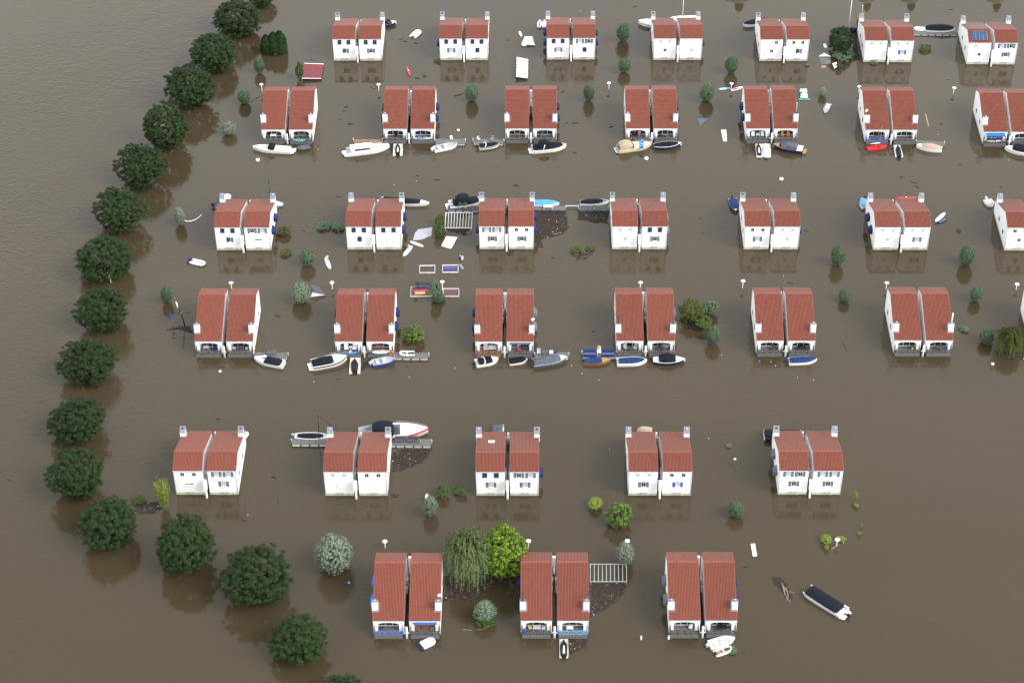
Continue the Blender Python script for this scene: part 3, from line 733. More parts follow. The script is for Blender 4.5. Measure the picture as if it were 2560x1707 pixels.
for a in [
 ('Z1',1505,596,72,146,'shrub',L_green,'upright green shrub at the left edge of the maroon roof'),
 ('Z5',982,435,97,80,'shrub',L_olive,'round dark olive shrub right of the first third-row pair'),
 ('Z5',990,594,90,42,'low',L_olive,'low half-drowned olive shrub in front of first third-row pair'),
 ('Z5',1275,395,110,62,'low',L_willd,'left tuft of reeds left of the second third-row pair'),
 ('Z5',1375,408,100,50,'low',L_willd,'right tuft of reeds left of the second third-row pair'),
 ('Z6',352,362,75,95,'shrub',L_green,'upper green shrub left of the third row pergola'),
 ('Z6',350,430,82,100,'shrub',L_green,'lower green shrub left of the third row pergola'),
 ('Z6',1368,576,88,58,'low',L_green,'larger low shrub between third and fourth third-row pairs'),
 ('Z6',1465,563,62,42,'low',L_green,'smaller low shrub between third and fourth third-row pairs'),
 ('Z6',322,880,80,150,'shrub',L_willd,'feathery shrub between the maroon deck and the lamp'),
 ('Z6',160,1195,165,134,'shrub',L_mid,'bright green round shrub right of the second fourth-row pair'),
 ('Z7',910,1020,175,172,'big',L_olive,'large olive shrub right of the fourth pair, fourth row'),
 ('Z7',1050,1000,108,112,'shrub',L_willd,'dark leafy shrub right of the large olive shrub'),
 ('Z7',1000,1108,130,108,'shrub',L_green,'shrub between the large olive shrub and the willow'),
 ('Z8',1670,1235,205,215,'weep',L_olive,'drooping olive shrub over debris at the right edge'),
 ('Z4',530,375,245,232,'big',L_ash,'big dark green bush left of the sixth back-row pair'),
 ('Z4',560,515,200,105,'low',L_willd,'low green plants under the big dark bush, back row'),
 ('Z4',515,612,55,70,'low',L_green,'small yellow-green plant beside the white wreckage, back row'),
 ('Z4',1317,450,122,58,'low',L_olive,'low yellow-green shrub left of the solar panel house'),
 ('Z4',835,590,70,32,'low',L_willd,'weeds at the wall foot of the sixth back-row pair'),
 ('Z4',212,607,50,28,'low',L_willd,'tiny weeds at the foot of the fifth back-row pair'),
 ('Z2',648,510,60,32,'low',L_green,'small weeds at left foot of the second back-row pair'),
 ('Z2',542,636,30,20,'low',L_green,'tiny green tuft right of the red kayak'),
 ('Z4',695,215,40,75,'shrub',L_olive,'leafy plant behind the roof of the sixth back-row pair'),
 ('Z9',62,490,88,185,'bamboo',L_bamb,'bright yellow-green bamboo left of the first fifth-row pair'),
 ('S',415,1020,42,24,'low',L_green,'small green tuft in driftwood beside the bamboo'),
 ('Z10',198,478,88,80,'low',L_green,'left one of two small shrubs left of the third fifth-row pair'),
 ('Z10',298,472,76,62,'low',L_green,'right one of two small shrubs left of the third fifth-row pair'),
 ('Z10',1068,543,86,72,'low',L_bamb,'small yellow-green shrub left of the fourth fifth-row pair'),
 ('Z10',1200,605,148,150,'shrub',L_mid,'round leafy shrub in front of the fourth fifth-row pair'),
 ('Z11',1290,748,70,58,'low',L_bamb,'yellow-green weeds left of the lamp at lower right'),
 ('Z11',1370,745,50,30,'low',L_bamb,'small weeds right of the lamp at lower right'),
 ('Z11',1292,795,32,34,'low',L_bamb,'lowest weeds near the lamp at lower right'),
 ('Z11',1458,500,30,52,'low',L_bamb,'weed tuft right of the fifth pair in the fifth row'),
 ('Z11',1460,553,30,28,'low',L_bamb,'second weed tuft down, right of the fifth fifth-row pair'),
 ('Z11',1492,668,16,24,'low',L_bamb,'tiny third weed tuft down at lower right'),
 ('Z11',1480,716,22,26,'low',L_bamb,'bottom weed tuft of the line at lower right'),
 ('Z8',1330,1158,75,26,'low',L_willd,'flat weeds right of the white flue house'),
 ('Z8',1296,420,32,30,'low',L_willd,'tiny weed between sixth and seventh third-row pairs'),
 ('F2',625,1475,75,50,'low',L_green,'little weed below the maroon deck'),
 ('Z10',437,1222,90,28,'low',L_green,'green growth at the foot of the front row willow'),
 ('Z11',735,215,40,24,'low',L_willd,'faint weed patch between fourth and fifth fifth-row pairs'),
 ('Z11',745,1375,70,40,'low',L_willd,'drifting weed beside the grey inflatable, front row'),
 ]:
    plant('shrub', a[7], 'shrub', *a[:5], a[5], a[6], SH, zmin=.3)
plant('weeping_willow', 'tall weeping willow beside the bright lime-green tree', 'tree', 'Z10', 345, 825, 262, 325, 'weep', L_weep, None, lift=.05)
plant('lime_tree', 'bright yellow-green leafy tree between front row pairs', 'tree', 'Z10', 550, 824, 282, 296, 'lime', L_lime, None, lift=.05)

# ------------------------------------------------------------------ street lamps
lt = None
for (c, x, y, yb, lab) in [
 ('Z1',1193,712,778,'at the left roof corner of the first second-row pair'),('Z2',158,712,768,'left of the second pair in the second row'),
 ('Z2',2090,700,754,'between third and fourth pairs of the second row'),('Z3',1223,783,842,'behind the blue paddleboard, second row'),
 ('Z4',697,812,866,'at the left roof corner of the sixth second-row pair'),('Z4',1580,822,878,'right of the sixth pair in the second row'),
 ('Z5',590,820,872,'behind the first pair of the fourth row'),('Z5',1334,818,868,'left of the second pair in the fourth row'),
 ('Z6',373,812,880,'at the corner of the white-edged maroon frame'),('Z7',534,818,866,'behind the fourth pair of the fourth row'),
 ('Z7',1290,806,862,'left of the fifth pair in the fourth row'),('Z8',754,820,868,'left of the sixth pair in the fourth row'),
 ('Z8',1716,830,872,'at the right edge of the fourth row'),('Z9',1330,760,797,'behind the first pair of the front row'),
 ('Z10',687,758,797,'right of the bright lime-green tree'),('Z10',1250,757,800,'on top of the silvery willow near the pergola'),
 ('Z11',1350,750,786,'among weeds at lower right'),('S',333,350,368,'under the eighth tree of the left row')]:
    fx, fy = full(c, x, y); _, fyb = full(c, x, yb); p, t = unp(fx, fyb, 0)
    e = CTH-math.atan((853.5-fy)/CF); hh = (fyb-fy)/(CF/t)/math.cos(e)
    o = thing('street_lamp', 'white disc-topped street lamp '+lab, 'street lamp', (p.x, p.y, 0), 0, 'street lamps standing in the flood')
    part('post', MB().bar((0, 0, -1), (0, 0, hh), .07, 7), M_white, o)
    part('lamp_shade', MB().lathe([(.12, -.28), (.3, -.2), (.46, -.06), (.47, 0), (.3, .1), (.08, .14)], 14, (0, 0, hh+.05)), M_white, o)
#BOATS
# ------------------------------------------------------------------ boats
def hw(s, B, shape):
    if shape == 'sloop': f = (1-((.45-s)/.45)**2*.42) if s < .45 else (1-((s-.45)/.55)**2.3)
    elif shape == 'canoe': f = max(0, 1-abs(2*s-1)**2.2)
    elif shape == 'square': f = .93 if s < .75 else .93-((s-.75)/.25)**2*.13
    elif shape == 'board': f = max(0, 1-abs(2*s-1)**3)**.6
    else: f = (1-((.5-s)/.5)**2*.10) if s < .5 else (1-((s-.5)/.5)**2.5)
    return max(.02, B/2*f)
def between(c, x0, y0, x1, y1, z=.5):
    a = P(c, x0, y0, z); b = P(c, x1, y1, z); d = b-a
    return (a+b)/2, d.length, math.atan2(d.y, d.x)
def boat(label, c, x0, y0, x1, y1, beam, cat='boat', shape='v', hull=None, inner=None, h=.75, group='boats moored among the houses', cover=None, fore=None,
         shield=None, cabin=None, canopy=None, ob=None, plat=None, seats=None, stripe=None, mast=None, rim=None, name='motor_boat', console=False, rails=False, arch=None, fl=.25, zdraw=None):
    hull = hull or M_gel; inner = inner or M_gel; rim = rim or hull
    m, L, a = between(c, x0, y0, x1, y1, h*.8)
    o = thing(name, label, cat, (m.x, m.y, 0), a, group)
    N = 18; X = lambda s: -L/2+L*s
    sh = lambda s: h*(1+.32*max(0, s-.3)**1.5*1.4)
    g = min(.12, beam*.05)
    b = MB(); rows = []
    for i in range(N+1):
        s = i/N; w_ = hw(s, beam, shape); z = sh(s); xo = X(s)
        xb = xo-.10*L*s*s*.6
        rows.append([(xb, -w_*.72, -.25), (xb+(xo-xb)*.4, -w_*.9, .05), (xo, -w_, z)])
    b.grid(rows); b.grid([[(x, -y, z) for x, y, z in r_][::-1] for r_ in rows])
    r0 = rows[0]; b.quad(*([(x, y, z) for x, y, z in r0]+[(x, -y, z) for x, y, z in r0[::-1]]))
    b.grid([[(X(i/N)-.0, -hw(i/N, beam, shape)*.72, -.25), (X(i/N), hw(i/N, beam, shape)*.72, -.25)] for i in range(N+1)])
    part('hull', b, hull, o)
    b = MB(); rows = []
    for i in range(N+1):
        s = i/N; w_ = hw(s, beam, shape); z = sh(s)+.004; wi = max(.012, w_-g)
        rows.append([(X(s), -w_, z), (X(s), -wi, z+.015), (X(s), -max(.01, wi-.04), fl), (X(s), max(.01, wi-.04), fl), (X(s), wi, z+.015), (X(s), w_, z)])
    b.grid(rows, sm=False); b.quad((X(0), -rows[0][5][1]+0, fl), (X(0), rows[0][5][1], fl), (X(0), rows[0][5][1], sh(0)), (X(0), -rows[0][5][1], sh(0)))
    part('deck', b, inner, o)
    def sheet(s0, s1, inset, z0, crown, n=10):
        bb = MB(); rr = []
        for i in range(n+1):
            s = s0+(s1-s0)*i/n; w_ = max(.02, hw(s, beam, shape)-inset); e = math.sin(math.pi*min(1, max(0, (i/n)*.9+.05)))**.5
            rr.append([(X(s), -w_+2*w_*j/6, sh(s)+z0+crown*e*(1-(j/3-1)**2)) for j in range(7)])
        bb.grid(rr)
        for e_, k in ((rr[0], 1), (rr[-1], 0)): bb.quad(*( [(x, y, z) for x, y, z in (e_ if k else e_[::-1])]+[(e_[-1 if k else 0][0], e_[-1 if k else 0][1], fl), (e_[0 if k else -1][0], e_[0 if k else -1][1], fl)]))
        return bb
    if fore: part('foredeck', sheet(fore[0], .985, g*.4, .02, .10), fore[1], o)
    if cover:
        cv = part('cover', sheet(cover[0], cover[1], cover[4] if len(cover) > 4 else g*.1, .03, cover[3]), cover[2], o)
    if stripe:
        bb = MB()
        for q in (-1, 1):
            bb.grid([[(X(i/N), q*(hw(i/N, beam, shape)+.012), sh(i/N)*.62), (X(i/N), q*(hw(i/N, beam, shape)+.02), sh(i/N)*.9)][::q] for i in range(N+1)])
        part('stripe', bb, stripe, o)
    if seats:
        for s in (.16, .42):
            w_ = hw(s, beam, shape)-g-.12; part('seat', MB().box(X(s), -w_, fl+.02, X(s)+.5, w_, fl+.38), seats, o)
    if console:
        part('console', MB().box(X(.45), -.3, fl+.01, X(.45)+.45, .3, fl+.85), M_gel, o)
    if shield:
        s = shield; w_ = hw(s, beam, shape)-.12; bb = MB(); pts = [(X(s)-.5, -w_), (X(s)+.15, -w_*.55), (X(s)+.3, 0), (X(s)+.15, w_*.55), (X(s)-.5, w_)]
        bb.grid([[(x, y, sh(s)+.05) for x, y in pts], [(x-.35, y*.88, sh(s)+.55) for x, y in pts]], sm=False); part('windshield', bb, M_glass, o)
    if cabin:
        s0, s1, hh, wf, mt, win = cabin; n = 6; bb = MB(); rr = []
        for i in range(n+1):
            s = s0+(s1-s0)*i/n; w_ = (hw(s, beam, shape)-g)*wf; tp = hh*min(1, .55+1.2*(1-i/n)) if i > n/2 else hh
            z = sh(s)+.01; rr.append([(X(s), -w_, z), (X(s), -w_*.86, z+tp*.85), (X(s), -w_*.7, z+tp), (X(s), w_*.7, z+tp), (X(s), w_*.86, z+tp*.85), (X(s), w_, z)])
        bb.grid(rr, sm=False); bb.quad(*rr[0]); bb.quad(*rr[-1][::-1]); cb = part('cabin', bb, mt, o)
        if win:
            for q in (0, 1):
                b3 = MB(); row1 = []; row2 = []
                for r_ in rr[1:-1]:
                    p, t = Vector(r_[0 if q == 0 else 5]), Vector(r_[1 if q == 0 else 4]); oo = Vector((0, -.015 if q == 0 else .015, 0))
                    row1.append(tuple(p.lerp(t, .3)+oo)); row2.append(tuple(p.lerp(t, .85)+oo))
                b3.grid([row1, row2], sm=False); part('cabin_window', b3, M_glass, cb)
            x = rr[-1][2][0]; w_ = rr[-1][3][1]; z = rr[-1][2][2]
    if canopy:
        s0, s1, hh, mt = canopy[:4]; wf = canopy[4] if len(canopy) > 4 else .85; bb = MB(); rr = []; n = 6
        for i in range(n+1):
            s = s0+(s1-s0)*i/n; w_ = hw(s, beam, shape)*wf; z = sh(s)+hh*math.sin(math.pi*(.12+.76*i/n))**.45
            rr.append([(X(s), -w_, sh(s)+.05), (X(s), -w_*.92, z-.12), (X(s), -w_*.6, z), (X(s), 0, z+.06), (X(s), w_*.6, z), (X(s), w_*.92, z-.12), (X(s), w_, sh(s)+.05)])
        bb.grid(rr); bb.quad(*rr[0]); bb.quad(*rr[-1][::-1]); part('canopy', bb, mt, o)
    if arch:
        s, hh, mt = arch; w_ = hw(s, beam, shape); bb = MB(); pts = [Vector((X(s), -w_+.05, sh(s))), Vector((X(s)+.35, -w_*.85, sh(s)+hh)), Vector((X(s)+.45, 0, sh(s)+hh+.1)), Vector((X(s)+.35, w_*.85, sh(s)+hh)), Vector((X(s), w_-.05, sh(s)))]
        bb.tube(pts, [.09]*5, 6); part('roll_bar', bb, mt, o)
    if plat: part('swim_platform', MB().ext([(X(0)-.75, -beam*.36), (X(0)-.01, -beam*.44), (X(0)-.01, beam*.44), (X(0)-.75, beam*.36)], .18, .28), plat, o)
    if ob:
        bb = MB(); x = X(0)-(.35 if not plat else .9); bb.lathe([(.1, -.5), (.1, .35)], 8, (x, 0, 0)); bb.grid([[(x+dx*.32*k, dy*.2*k, z) for dx, dy in ((-1, -.6), (-1, .6), (.2, 1), (1, .6), (1, -.6), (.2, -1))] for z, k in ((.35, .8), (.6, 1.05), (.9, 1.0), (1.02, .55), (1.03, .05))], close=True)
        bb.box(x, -.08, .4, X(0)+.05, .08, .55); part('outboard_motor', bb, ob, o)
    if rails:
        bb = MB(); pt = [Vector((X(s), q*(hw(s, beam, shape)-.08), sh(s)+.45)) for q in (1,) for s in (.55, .7, .85, .97)]; pt += [Vector((p.x, -p.y, p.z)) for p in pt[::-1]]
        bb.tube(pt, [.03]*len(pt), 5)
        for p in pt: bb.bar(p, (p.x, p.y, p.z-.45), .02)
        part('bow_rail', bb, M_alu, o)
    if mast:
        s, hh, rr_, mt, boom = mast; bb = MB(); bb.bar((X(s), 0, fl), (X(s), 0, hh), rr_, 7, rr_*.6); mm = part('mast', bb, mt, o)
        if boom: part('boom', MB().bar((X(s), 0, 1.5), (X(s)-boom, .1, 1.45), .11, 7, .07), M_white, mm)
        b4 = MB(); b4.bar((X(s), 0, hh*.95), (X(.98), 0, h*1.2), .018, 4); part('stay', b4, M_dgrey, mm)
    return o
def rib(label, c, x0, y0, x1, y1, beam, tube=None, floor=None, tip=None, ob=None, group='small craft adrift', name='inflatable_boat', cat='dinghy', r=.24, z=.0, cover=None):
    m, L, a = between(c, x0, y0, x1, y1, .3+z); tube = tube or M_gel
    o = thing(name, label, cat, (m.x, m.y, z), a, group)
    pts = [(-L/2, -beam/2+r), (-L*.1, -beam/2+r), (L*.22, -beam/2+r+.02), (L*.38, -beam*.3), (L*.47, -beam*.1), (L*.48, 0), (L*.47, beam*.1), (L*.38, beam*.3), (L*.22, beam/2-r-.02), (-L*.1, beam/2-r), (-L/2, beam/2-r)]
    b = MB(); b.tube([Vector((x, y, .22+.14*max(0, x/L*2))) for x, y in pts], [r*.75]+[r]*9+[r*.75], 10); part('tube', b, tube, o)
    part('floor', MB().ext([(-L*.45, -beam/2+r), (L*.2, -beam/2+r), (L*.42, 0), (L*.2, beam/2-r), (-L*.45, beam/2-r)], .05, .12), floor or M_grey, o)
    part('transom', MB().box(-L*.44, -beam/2+r, .1, -L*.41, beam/2-r, .42), M_dgrey, o)
    if tip: 
        for q in (-1, 1): part('tube_end', MB().bar((-L/2-.35, q*(beam/2-r), .22), (-L/2+.25, q*(beam/2-r), .22), r*.45, 10, r*1.06), tip, o)
    if cover: part('cover', MB().ext([(-L*.4, -beam/2+r*1.3), (L*.2, -beam/2+r*1.3), (L*.4, 0), (L*.2, beam/2-r*1.3), (-L*.4, beam/2-r*1.3)], .2, .42), cover, o)
    else: part('seat', MB().box(-.1, -beam/2+r, .3, .2, beam/2-r, .36), M_grey, o)
    if ob: b = MB(); b.lathe([(.09, -.4), (.09, .3), (.2, .4), (.2, .7), (.08, .8)], 8, (-L/2-.15, 0, 0)); part('outboard_motor', b, ob, o)
    return o
def jetski(label, c, x0, y0, x1, y1, hull=None, seat=None, z=.25, L=None, k=1.0):
    """x0,y0 stern; x1,y1 bow"""
    m, LL, a = between(c, x0, y0, x1, y1, .5+z); L = LL
    o = thing('jet_ski', label, 'jet ski', (m.x, m.y, z), a, 'jet skis parked at the terraces'); W = 1.15*k
    b = MB(); rr = []
    for i in range(11):
        s = i/10; w_ = W/2*(.86+.14*s*2 if s < .5 else 1-((s-.5)/.5)**2.2) if s < 1 else .02; w_ = max(.03, w_); x = -L/2+L*s; zt = .38+.22*s
        rr.append([(x-.12*s*s, -w_*.6, .0), (x, -w_, zt*.75), (x, -w_*.72, zt), (x, 0, zt+.08), (x, w_*.72, zt), (x, w_, zt*.75), (x-.12*s*s, w_*.6, .0)])
    b.grid(rr); b.quad(*rr[0]); part('hull', b, hull or M_gel, o)
    b = MB(); b.grid([[(-L*.42+L*.5*i/5, y*w_, .42+.05*i/5+zz+(.12 if i < 3 else .04)) for y, zz in ((-1, 0), (-.7, .16), (.7, .16), (1, 0))] for i, w_ in enumerate((.14, .2, .19, .15, .14, .12))]); b.box(-L*.4, -.12, .3, L*.05, .12, .5)
    part('seat', b, seat or M_black, o)
    part('handlebar', MB().bar((L*.14, -.36, .95), (L*.14, .36, .95), .035, 5).bar((L*.2, 0, .5), (L*.14, 0, .95), .07, 6), M_black, o)
    return o
def flt(label, c, pts, h=.34, mt=None, notch=True):
    w4 = [P(c, x, y, h) for x, y in pts]      # TL TR BR BL ; opening at the bottom edge
    tl, tr, br, bl = w4; cen = sum(w4, Vector())/4; o = thing('jet_ski_float', label, 'float', (cen.x, cen.y, 0), 0, 'jet ski floats'); q = lambda v: ((v-cen).x, (v-cen).y)
    poly = [q(tl), q(tr), q(br), q(br.lerp(bl, .24)), q(br.lerp(bl, .34).lerp(tr.lerp(tl, .34), .22)), q(bl.lerp(br, .34).lerp(tl.lerp(tr, .34), .22)), q(bl.lerp(br, .24)), q(bl)]
    if not notch: poly = [q(tl), q(tr), q(br), q(bl)]
    part('platform', MB().ext(poly[::-1], -.1, h), mt or M_float, o)
    for e, f in ((tl, bl), (tr, br)):
        a_, b_ = e-cen, f-cen; part('side_roll', MB().bar((a_.x*.9, a_.y, h+.03), (b_.x*.9, b_.y, h+.03), .09, 8), mt or M_float, o)
    return o
def dock(label, c, x0, y0, x1, y1, width, h=.55, mt=None, fm=None, posts=True, group='floating docks'):
    m, L, a = between(c, x0, y0, x1, y1, h); o = thing('floating_dock', label, 'dock', (m.x, m.y, 0), a, group); b = MB(); n = max(4, int(width/.28))
    for i in range(n): b.box(-L/2, -width/2+width*i/n+.012, h-.05, L/2, -width/2+width*(i+1)/n-.012, h)
    b.box(-L/2+.02, -width/2+.03, h-.12, L/2-.02, width/2-.03, h-.052); part('decking', b, mt or M_deck, o)
    k = max(2, int(L/1.6))
    for i in range(k):
        x = -L/2+L*(i+.08)/k; part('float', MB().box(x, -width/2+.06, -.2, x+L/k*.84, width/2-.06, h-.125), fm or M_grey, o)
    if posts:
        for x in (-L/2-.08, L/2+.08): part('post', MB().bar((x, 0, -1), (x, 0, h+.75), .07, 7), M_alu, o)
    return o
def board(label, c, x0, y0, x1, y1, w_=.75, mt=None, name='paddleboard', cat='board', z=.1, stripe=None, group='boards and kayaks', th=.1):
    m, L, a = between(c, x0, y0, x1, y1, z); o = thing(name, label, cat, (m.x, m.y, z-th), a, group); N = 14
    pl = [(-L/2+L*i/N, hw(i/N, w_, 'board')) for i in range(N+1)]; poly = pl+[(x, -y) for x, y in pl[::-1]]
    part('board', MB().ext(poly[::-1], 0, th), mt or M_gel, o)
    if stripe: part('deck_pad', MB().ext([(x*.55-.1*L, y*.7) for x, y in poly[::-1]], th+.003, th+.012), stripe, o)
    part('fin', MB().box(-L*.42, -.012, -.15, -L*.36, .012, -.002), M_dgrey, o)
    return o
def kayak(label, c, x0, y0, x1, y1, mt, w_=.7, z=0.0, seat=None):
    m, L, a = between(c, x0, y0, x1, y1, .2+z); o = thing('kayak', label, 'kayak', (m.x, m.y, z), a, 'boards and kayaks'); b = MB(); N = 14; rr = []
    for i in range(N+1):
        s = i/N; w2 = hw(s, w_, 'canoe'); x = -L/2+L*s; r_ = .1*abs(2*s-1)**2
        rr.append([(x, w2*math.cos(t), .16+r_+(.16 if math.sin(t) > 0 else .22)*math.sin(t)*(w2/(w_/2))**.5) for t in [2*math.pi*j/10 for j in range(10)]])
    b.grid(rr, close=True); part('hull', b, mt, o); part('cockpit', MB().lathe([(.30, .30), (.32, .36), (.26, .36), (.22, .33)], 14), seat or M_black, o); part('seat', MB().box(-.12, -.15, .35, .12, .15, .42), M_gel, o)
    return o
G2 = 'boats moored at the second row terraces'; G4 = 'boats moored at the fourth row terraces'
# --- second row, water side
boat('white bowrider with black centre tarp and outboard, before first second-row pair','E1',448,228,50,203,2.35,ob=M_gel,seats=M_grey,fore=(.8,M_gel),canopy=(.42,.58,.9,M_blackc,.8),inner=M_gel,h=.8,plat=M_gel,stripe=None,group=G2)
boat('small dinghy shrouded in dark grey tarp, before first second-row pair','E1',650,195,500,222,1.7,h=.35,hull=M_dgrey,cover=(.02,.97,M_greyc,.5,-.05),name='dinghy',cat='dinghy',group=G2)
boat('largest white cabin cruiser of the second row, red waterline stripe','E1',1040,248,1485,188,2.9,cabin=(.08,.62,.95,.85,M_gel,True),fore=(.55,M_gel),ob=M_gel,plat=M_gel,h=.95,inner=M_gel,group=G2,name='cabin_cruiser',rails=True)
flt('pale float under the white jet ski, second pair second row','E1',[(1525,168),(1625,168),(1620,285),(1522,285)])
jetski('white jet ski with black trim, between second-row second pair boats','E1',1572,262,1572,165,seat=M_gel,hull=M_black)
dock('grey dock right of the second pair in the second row','E1',1965,140,2280,140,2.0,h=.5)
boat('open white motorboat with grey seats beside the second-row dock','E1',1950,222,2200,168,2.1,seats=M_grey,console=True,ob=M_gel,h=.7,inner=M_grey,group=G2,rails=True)
dock('short dock left of the big white cruiser, second row','E1',1110,135,1410,135,1.2,h=.45,mt=M_deckb)
dock('grey dock with metal chairs left of third second-row pair','E2',95,212,402,220,1.9,h=.5)
boat('small black-covered motorboat with white hull left of third second-row pair','E2',150,272,358,245,1.75,cover=(.05,.97,M_blackc,.3),ob=M_black,h=.6,stripe=M_black,group=G2,arch=(.25,.5,M_gel))
boat('white sports boat with black covers and domed black tower, third second-row pair','E2',690,292,1035,258,2.6,cover=(.05,.88,M_blackc,.35),plat=M_gel,h=.95,canopy=(.2,.5,1.7,M_blackc,.6),arch=(.3,.9,M_gel),group=G2)
boat('cream motorboat with beige canopy and blue dinghy on its deck','E2',1560,288,1900,240,2.8,hull=M_cream,inner=M_cream,fore=(.45,M_cream),canopy=(.04,.4,1.35,M_beige,.85),plat=M_alu,h=.9,shield=.45,group=G2,rails=True)
rib('blue tender lying across the cream motorboat foredeck','E2',1800,285,1805,205,.95,tube=M_blue,floor=M_blue,z=1.0,r=.16,name='tender')
boat('dark blue sloop under black cover, before fourth second-row pair','E2',1925,262,2205,243,2.4,shape='sloop',hull=M_navyh,inner=M_gel,cover=(.03,.88,M_blackc,.28,.12),fore=(.86,M_gel),h=.75,group=G2,name='sloop')
flt('white double float with jet skis, before fifth second-row pair','E3',[(215,192),(335,190),(340,290),(228,288)],mt=M_gel,notch=False)
jetski('white jet ski with black sides, left one on the double float','E3',250,272,240,188,hull=M_black,seat=M_gel,z=.3)
jetski('all white jet ski, right one on the double float','E3',308,285,298,188,hull=M_gel,seat=M_gel,z=.3,k=1.15)
boat('navy motorboat with black canopy, brown foredeck, before fifth second-row pair','E3',598,235,358,200,2.5,hull=M_navyh,inner=M_teak,fore=(.78,M_teak),cover=(.02,.2,M_gel,.2),canopy=(.2,.72,.95,M_greyc,.85),plat=M_teak,h=.85,group=G2)
boat('red sailing dinghy with white boom and bare mast','E3',1108,228,1262,210,1.5,hull=M_red,inner=M_red,h=.45,fore=(.62,M_red),mast=(.62,6.2,.05,M_beige,2.2),name='sailing_dinghy',cat='sailing dinghy',group=G2)
flt('white float holding the black jet ski, sixth second-row pair','E3',[(1315,200),(1368,200),(1390,290),(1330,290)],mt=M_gel)
jetski('black jet ski with white panels, right half of sixth second-row pair','E3',1362,285,1348,200,hull=M_black,seat=M_black)
dock('pale dock behind the beige-covered boat, second row','E3',1495,178,1715,190,1.7,h=.5,mt=M_deck)
boat('white boat with beige cover right of the sixth second-row pair','E3',1702,230,1497,205,2.1,shape='sloop',cover=(.12,.8,M_beige,.75),fore=(.72,M_gel),h=.8,group=G2)
boat('white boat under black canopy at the right edge, second row','E3',2480,262,2200,222,2.6,canopy=(.3,.78,.8,M_blackc,.85),fore=(.74,M_gel),h=.85,inner=M_gel,group=G2)
# --- behind the back row
G1 = 'boats moored behind the back row'
boat('black-covered launch peeping out right of the first back-row pair','Z1',2120,212,2322,190,2.2,hull=M_navyh,rim=M_gel,cover=(.05,.8,M_blackc,.4),fore=(.78,M_gel),h=.7,shield=.74,group=G1)
rib('white twin-tube raft floating between first and second back-row pairs','Z2',440,312,498,262,2.0,r=.3,floor=M_gel)
jetski('white and red jet ski left of the third back-row pair','Z2',1505,222,1510,168,hull=M_gel,seat=M_red,z=.1)
jetski('white jet ski half hidden by the third back-row house corner','Z2',1545,222,1548,168,hull=M_gel,seat=M_gel,z=.1)
boat('white motorboat bow showing left of the fourth back-row pair','Z3',620,225,358,205,2.6,fore=(.5,M_gel),cover=(.1,.5,M_blackc,.5),h=.9,group=G1)
boat('white sailing yacht with tall mast behind the fourth back-row pair','Z3',900,175,640,185,2.4,fore=(.45,M_gel),h=.8,mast=(.5,13,.10,M_white,3.4),name='sailing_yacht',cat='sailboat',group=G1)
boat('black-shrouded boat left of the fifth back-row pair','Z3',1560,190,1335,235,2.3,cover=(.02,.97,M_blackc,.6,.0),h=.7,group=G1)
boat('dark sailing boat with white mast above the big bush, back row','Z4',450,285,690,280,1.9,hull=M_black,cover=(.03,.97,M_blackc,.3),h=.6,mast=(.64,14,.11,M_white,0),name='sailing_boat',cat='sailboat',group=G1)
dock('grey dock between sixth and seventh back-row pairs','Z4',1210,305,1612,308,1.5,h=.45)
rib('white inflatable with outboard on the back-row dock side','Z4',1365,275,1215,270,1.8,ob=M_black,cover=M_gel)
boat('bulky black-tarped boat left of the solar panel house','Z4',1320,268,1598,278,2.5,cover=(.02,.94,M_blackc,1.0,.0),h=.8,group=G1)
# --- behind the third row
G3 = 'boats moored behind the third row'
boat('grey tender with dark outboard behind first third-row house','Z5',462,245,640,215,2.2,hull=M_cream,inner=M_greyc,ob=M_black,h=.6,group=G3)
boat('white van-like covered boat behind first third-row chimney','Z5',520,190,585,184,1.8,cover=(.02,.98,M_gel,.6),h=.5,group=G3)
boat('white sailing dinghy with black mast behind first third-row pair','Z5',760,220,972,240,1.8,fore=(.55,M_gel),h=.5,mast=(.55,7.2,.07,M_black,0),name='sailing_dinghy',cat='sailing dinghy',group=G3)
boat('white boat with black cover behind the second third-row pair','Z5',1690,205,2050,232,2.2,cover=(.05,.82,M_blackc,.4),fore=(.8,M_gel),h=.7,mast=(.03,1.9,.07,M_black,0),group=G3)
boat('white cruiser with tall black covers above the left dock, third row','E7',212,252,655,190,2.9,cover=(.12,.8,M_blackc,.4),canopy=(.2,.55,1.7,M_blackc,.8),plat=M_gel,h=.95,group=G3,name='cabin_cruiser')
dock('dark dock with potted palms left of the third third-row pair','E7',195,292,575,300,1.7,h=.5,mt=M_dgrey)
dock('dock under the blue-covered boat, third row','E7',1255,290,1636,298,1.6,h=.55,fm=M_dgrey)
boat('boat under bright blue cover right of the third third-row pair','E7',1180,232,1558,243,2.3,cover=(.03,.93,M_blue,.55,.06),h=.65,group=G3)
dock('dark wooden dock left of the fourth third-row pair','E7',1795,298,2165,298,1.7,h=.55,mt=M_dgrey,fm=M_dgrey)
boat('grey sloop with black hooped cover left of fourth third-row pair','E7',1808,230,2168,215,2.1,shape='sloop',hull=M_gel,cover=(.05,.78,M_blackc,.55,.1),inner=M_grey,h=.65,name='sloop',group=G3)
part_w = thing('gangway','narrow grey gangway bridging two third-row docks','gangway',tuple(P('E7',1715,268,.5)),0,None)
g0 = P('E7',1640,268,.5)-P('E7',1715,268,.5); part('plank',MB().box(g0.x,-.12,-.05,-g0.x,.12,.0),M_grey,part_w)
part('handrail',MB().bar((g0.x,.14,.02),(-g0.x,.14,.02),.03),M_alu,part_w)
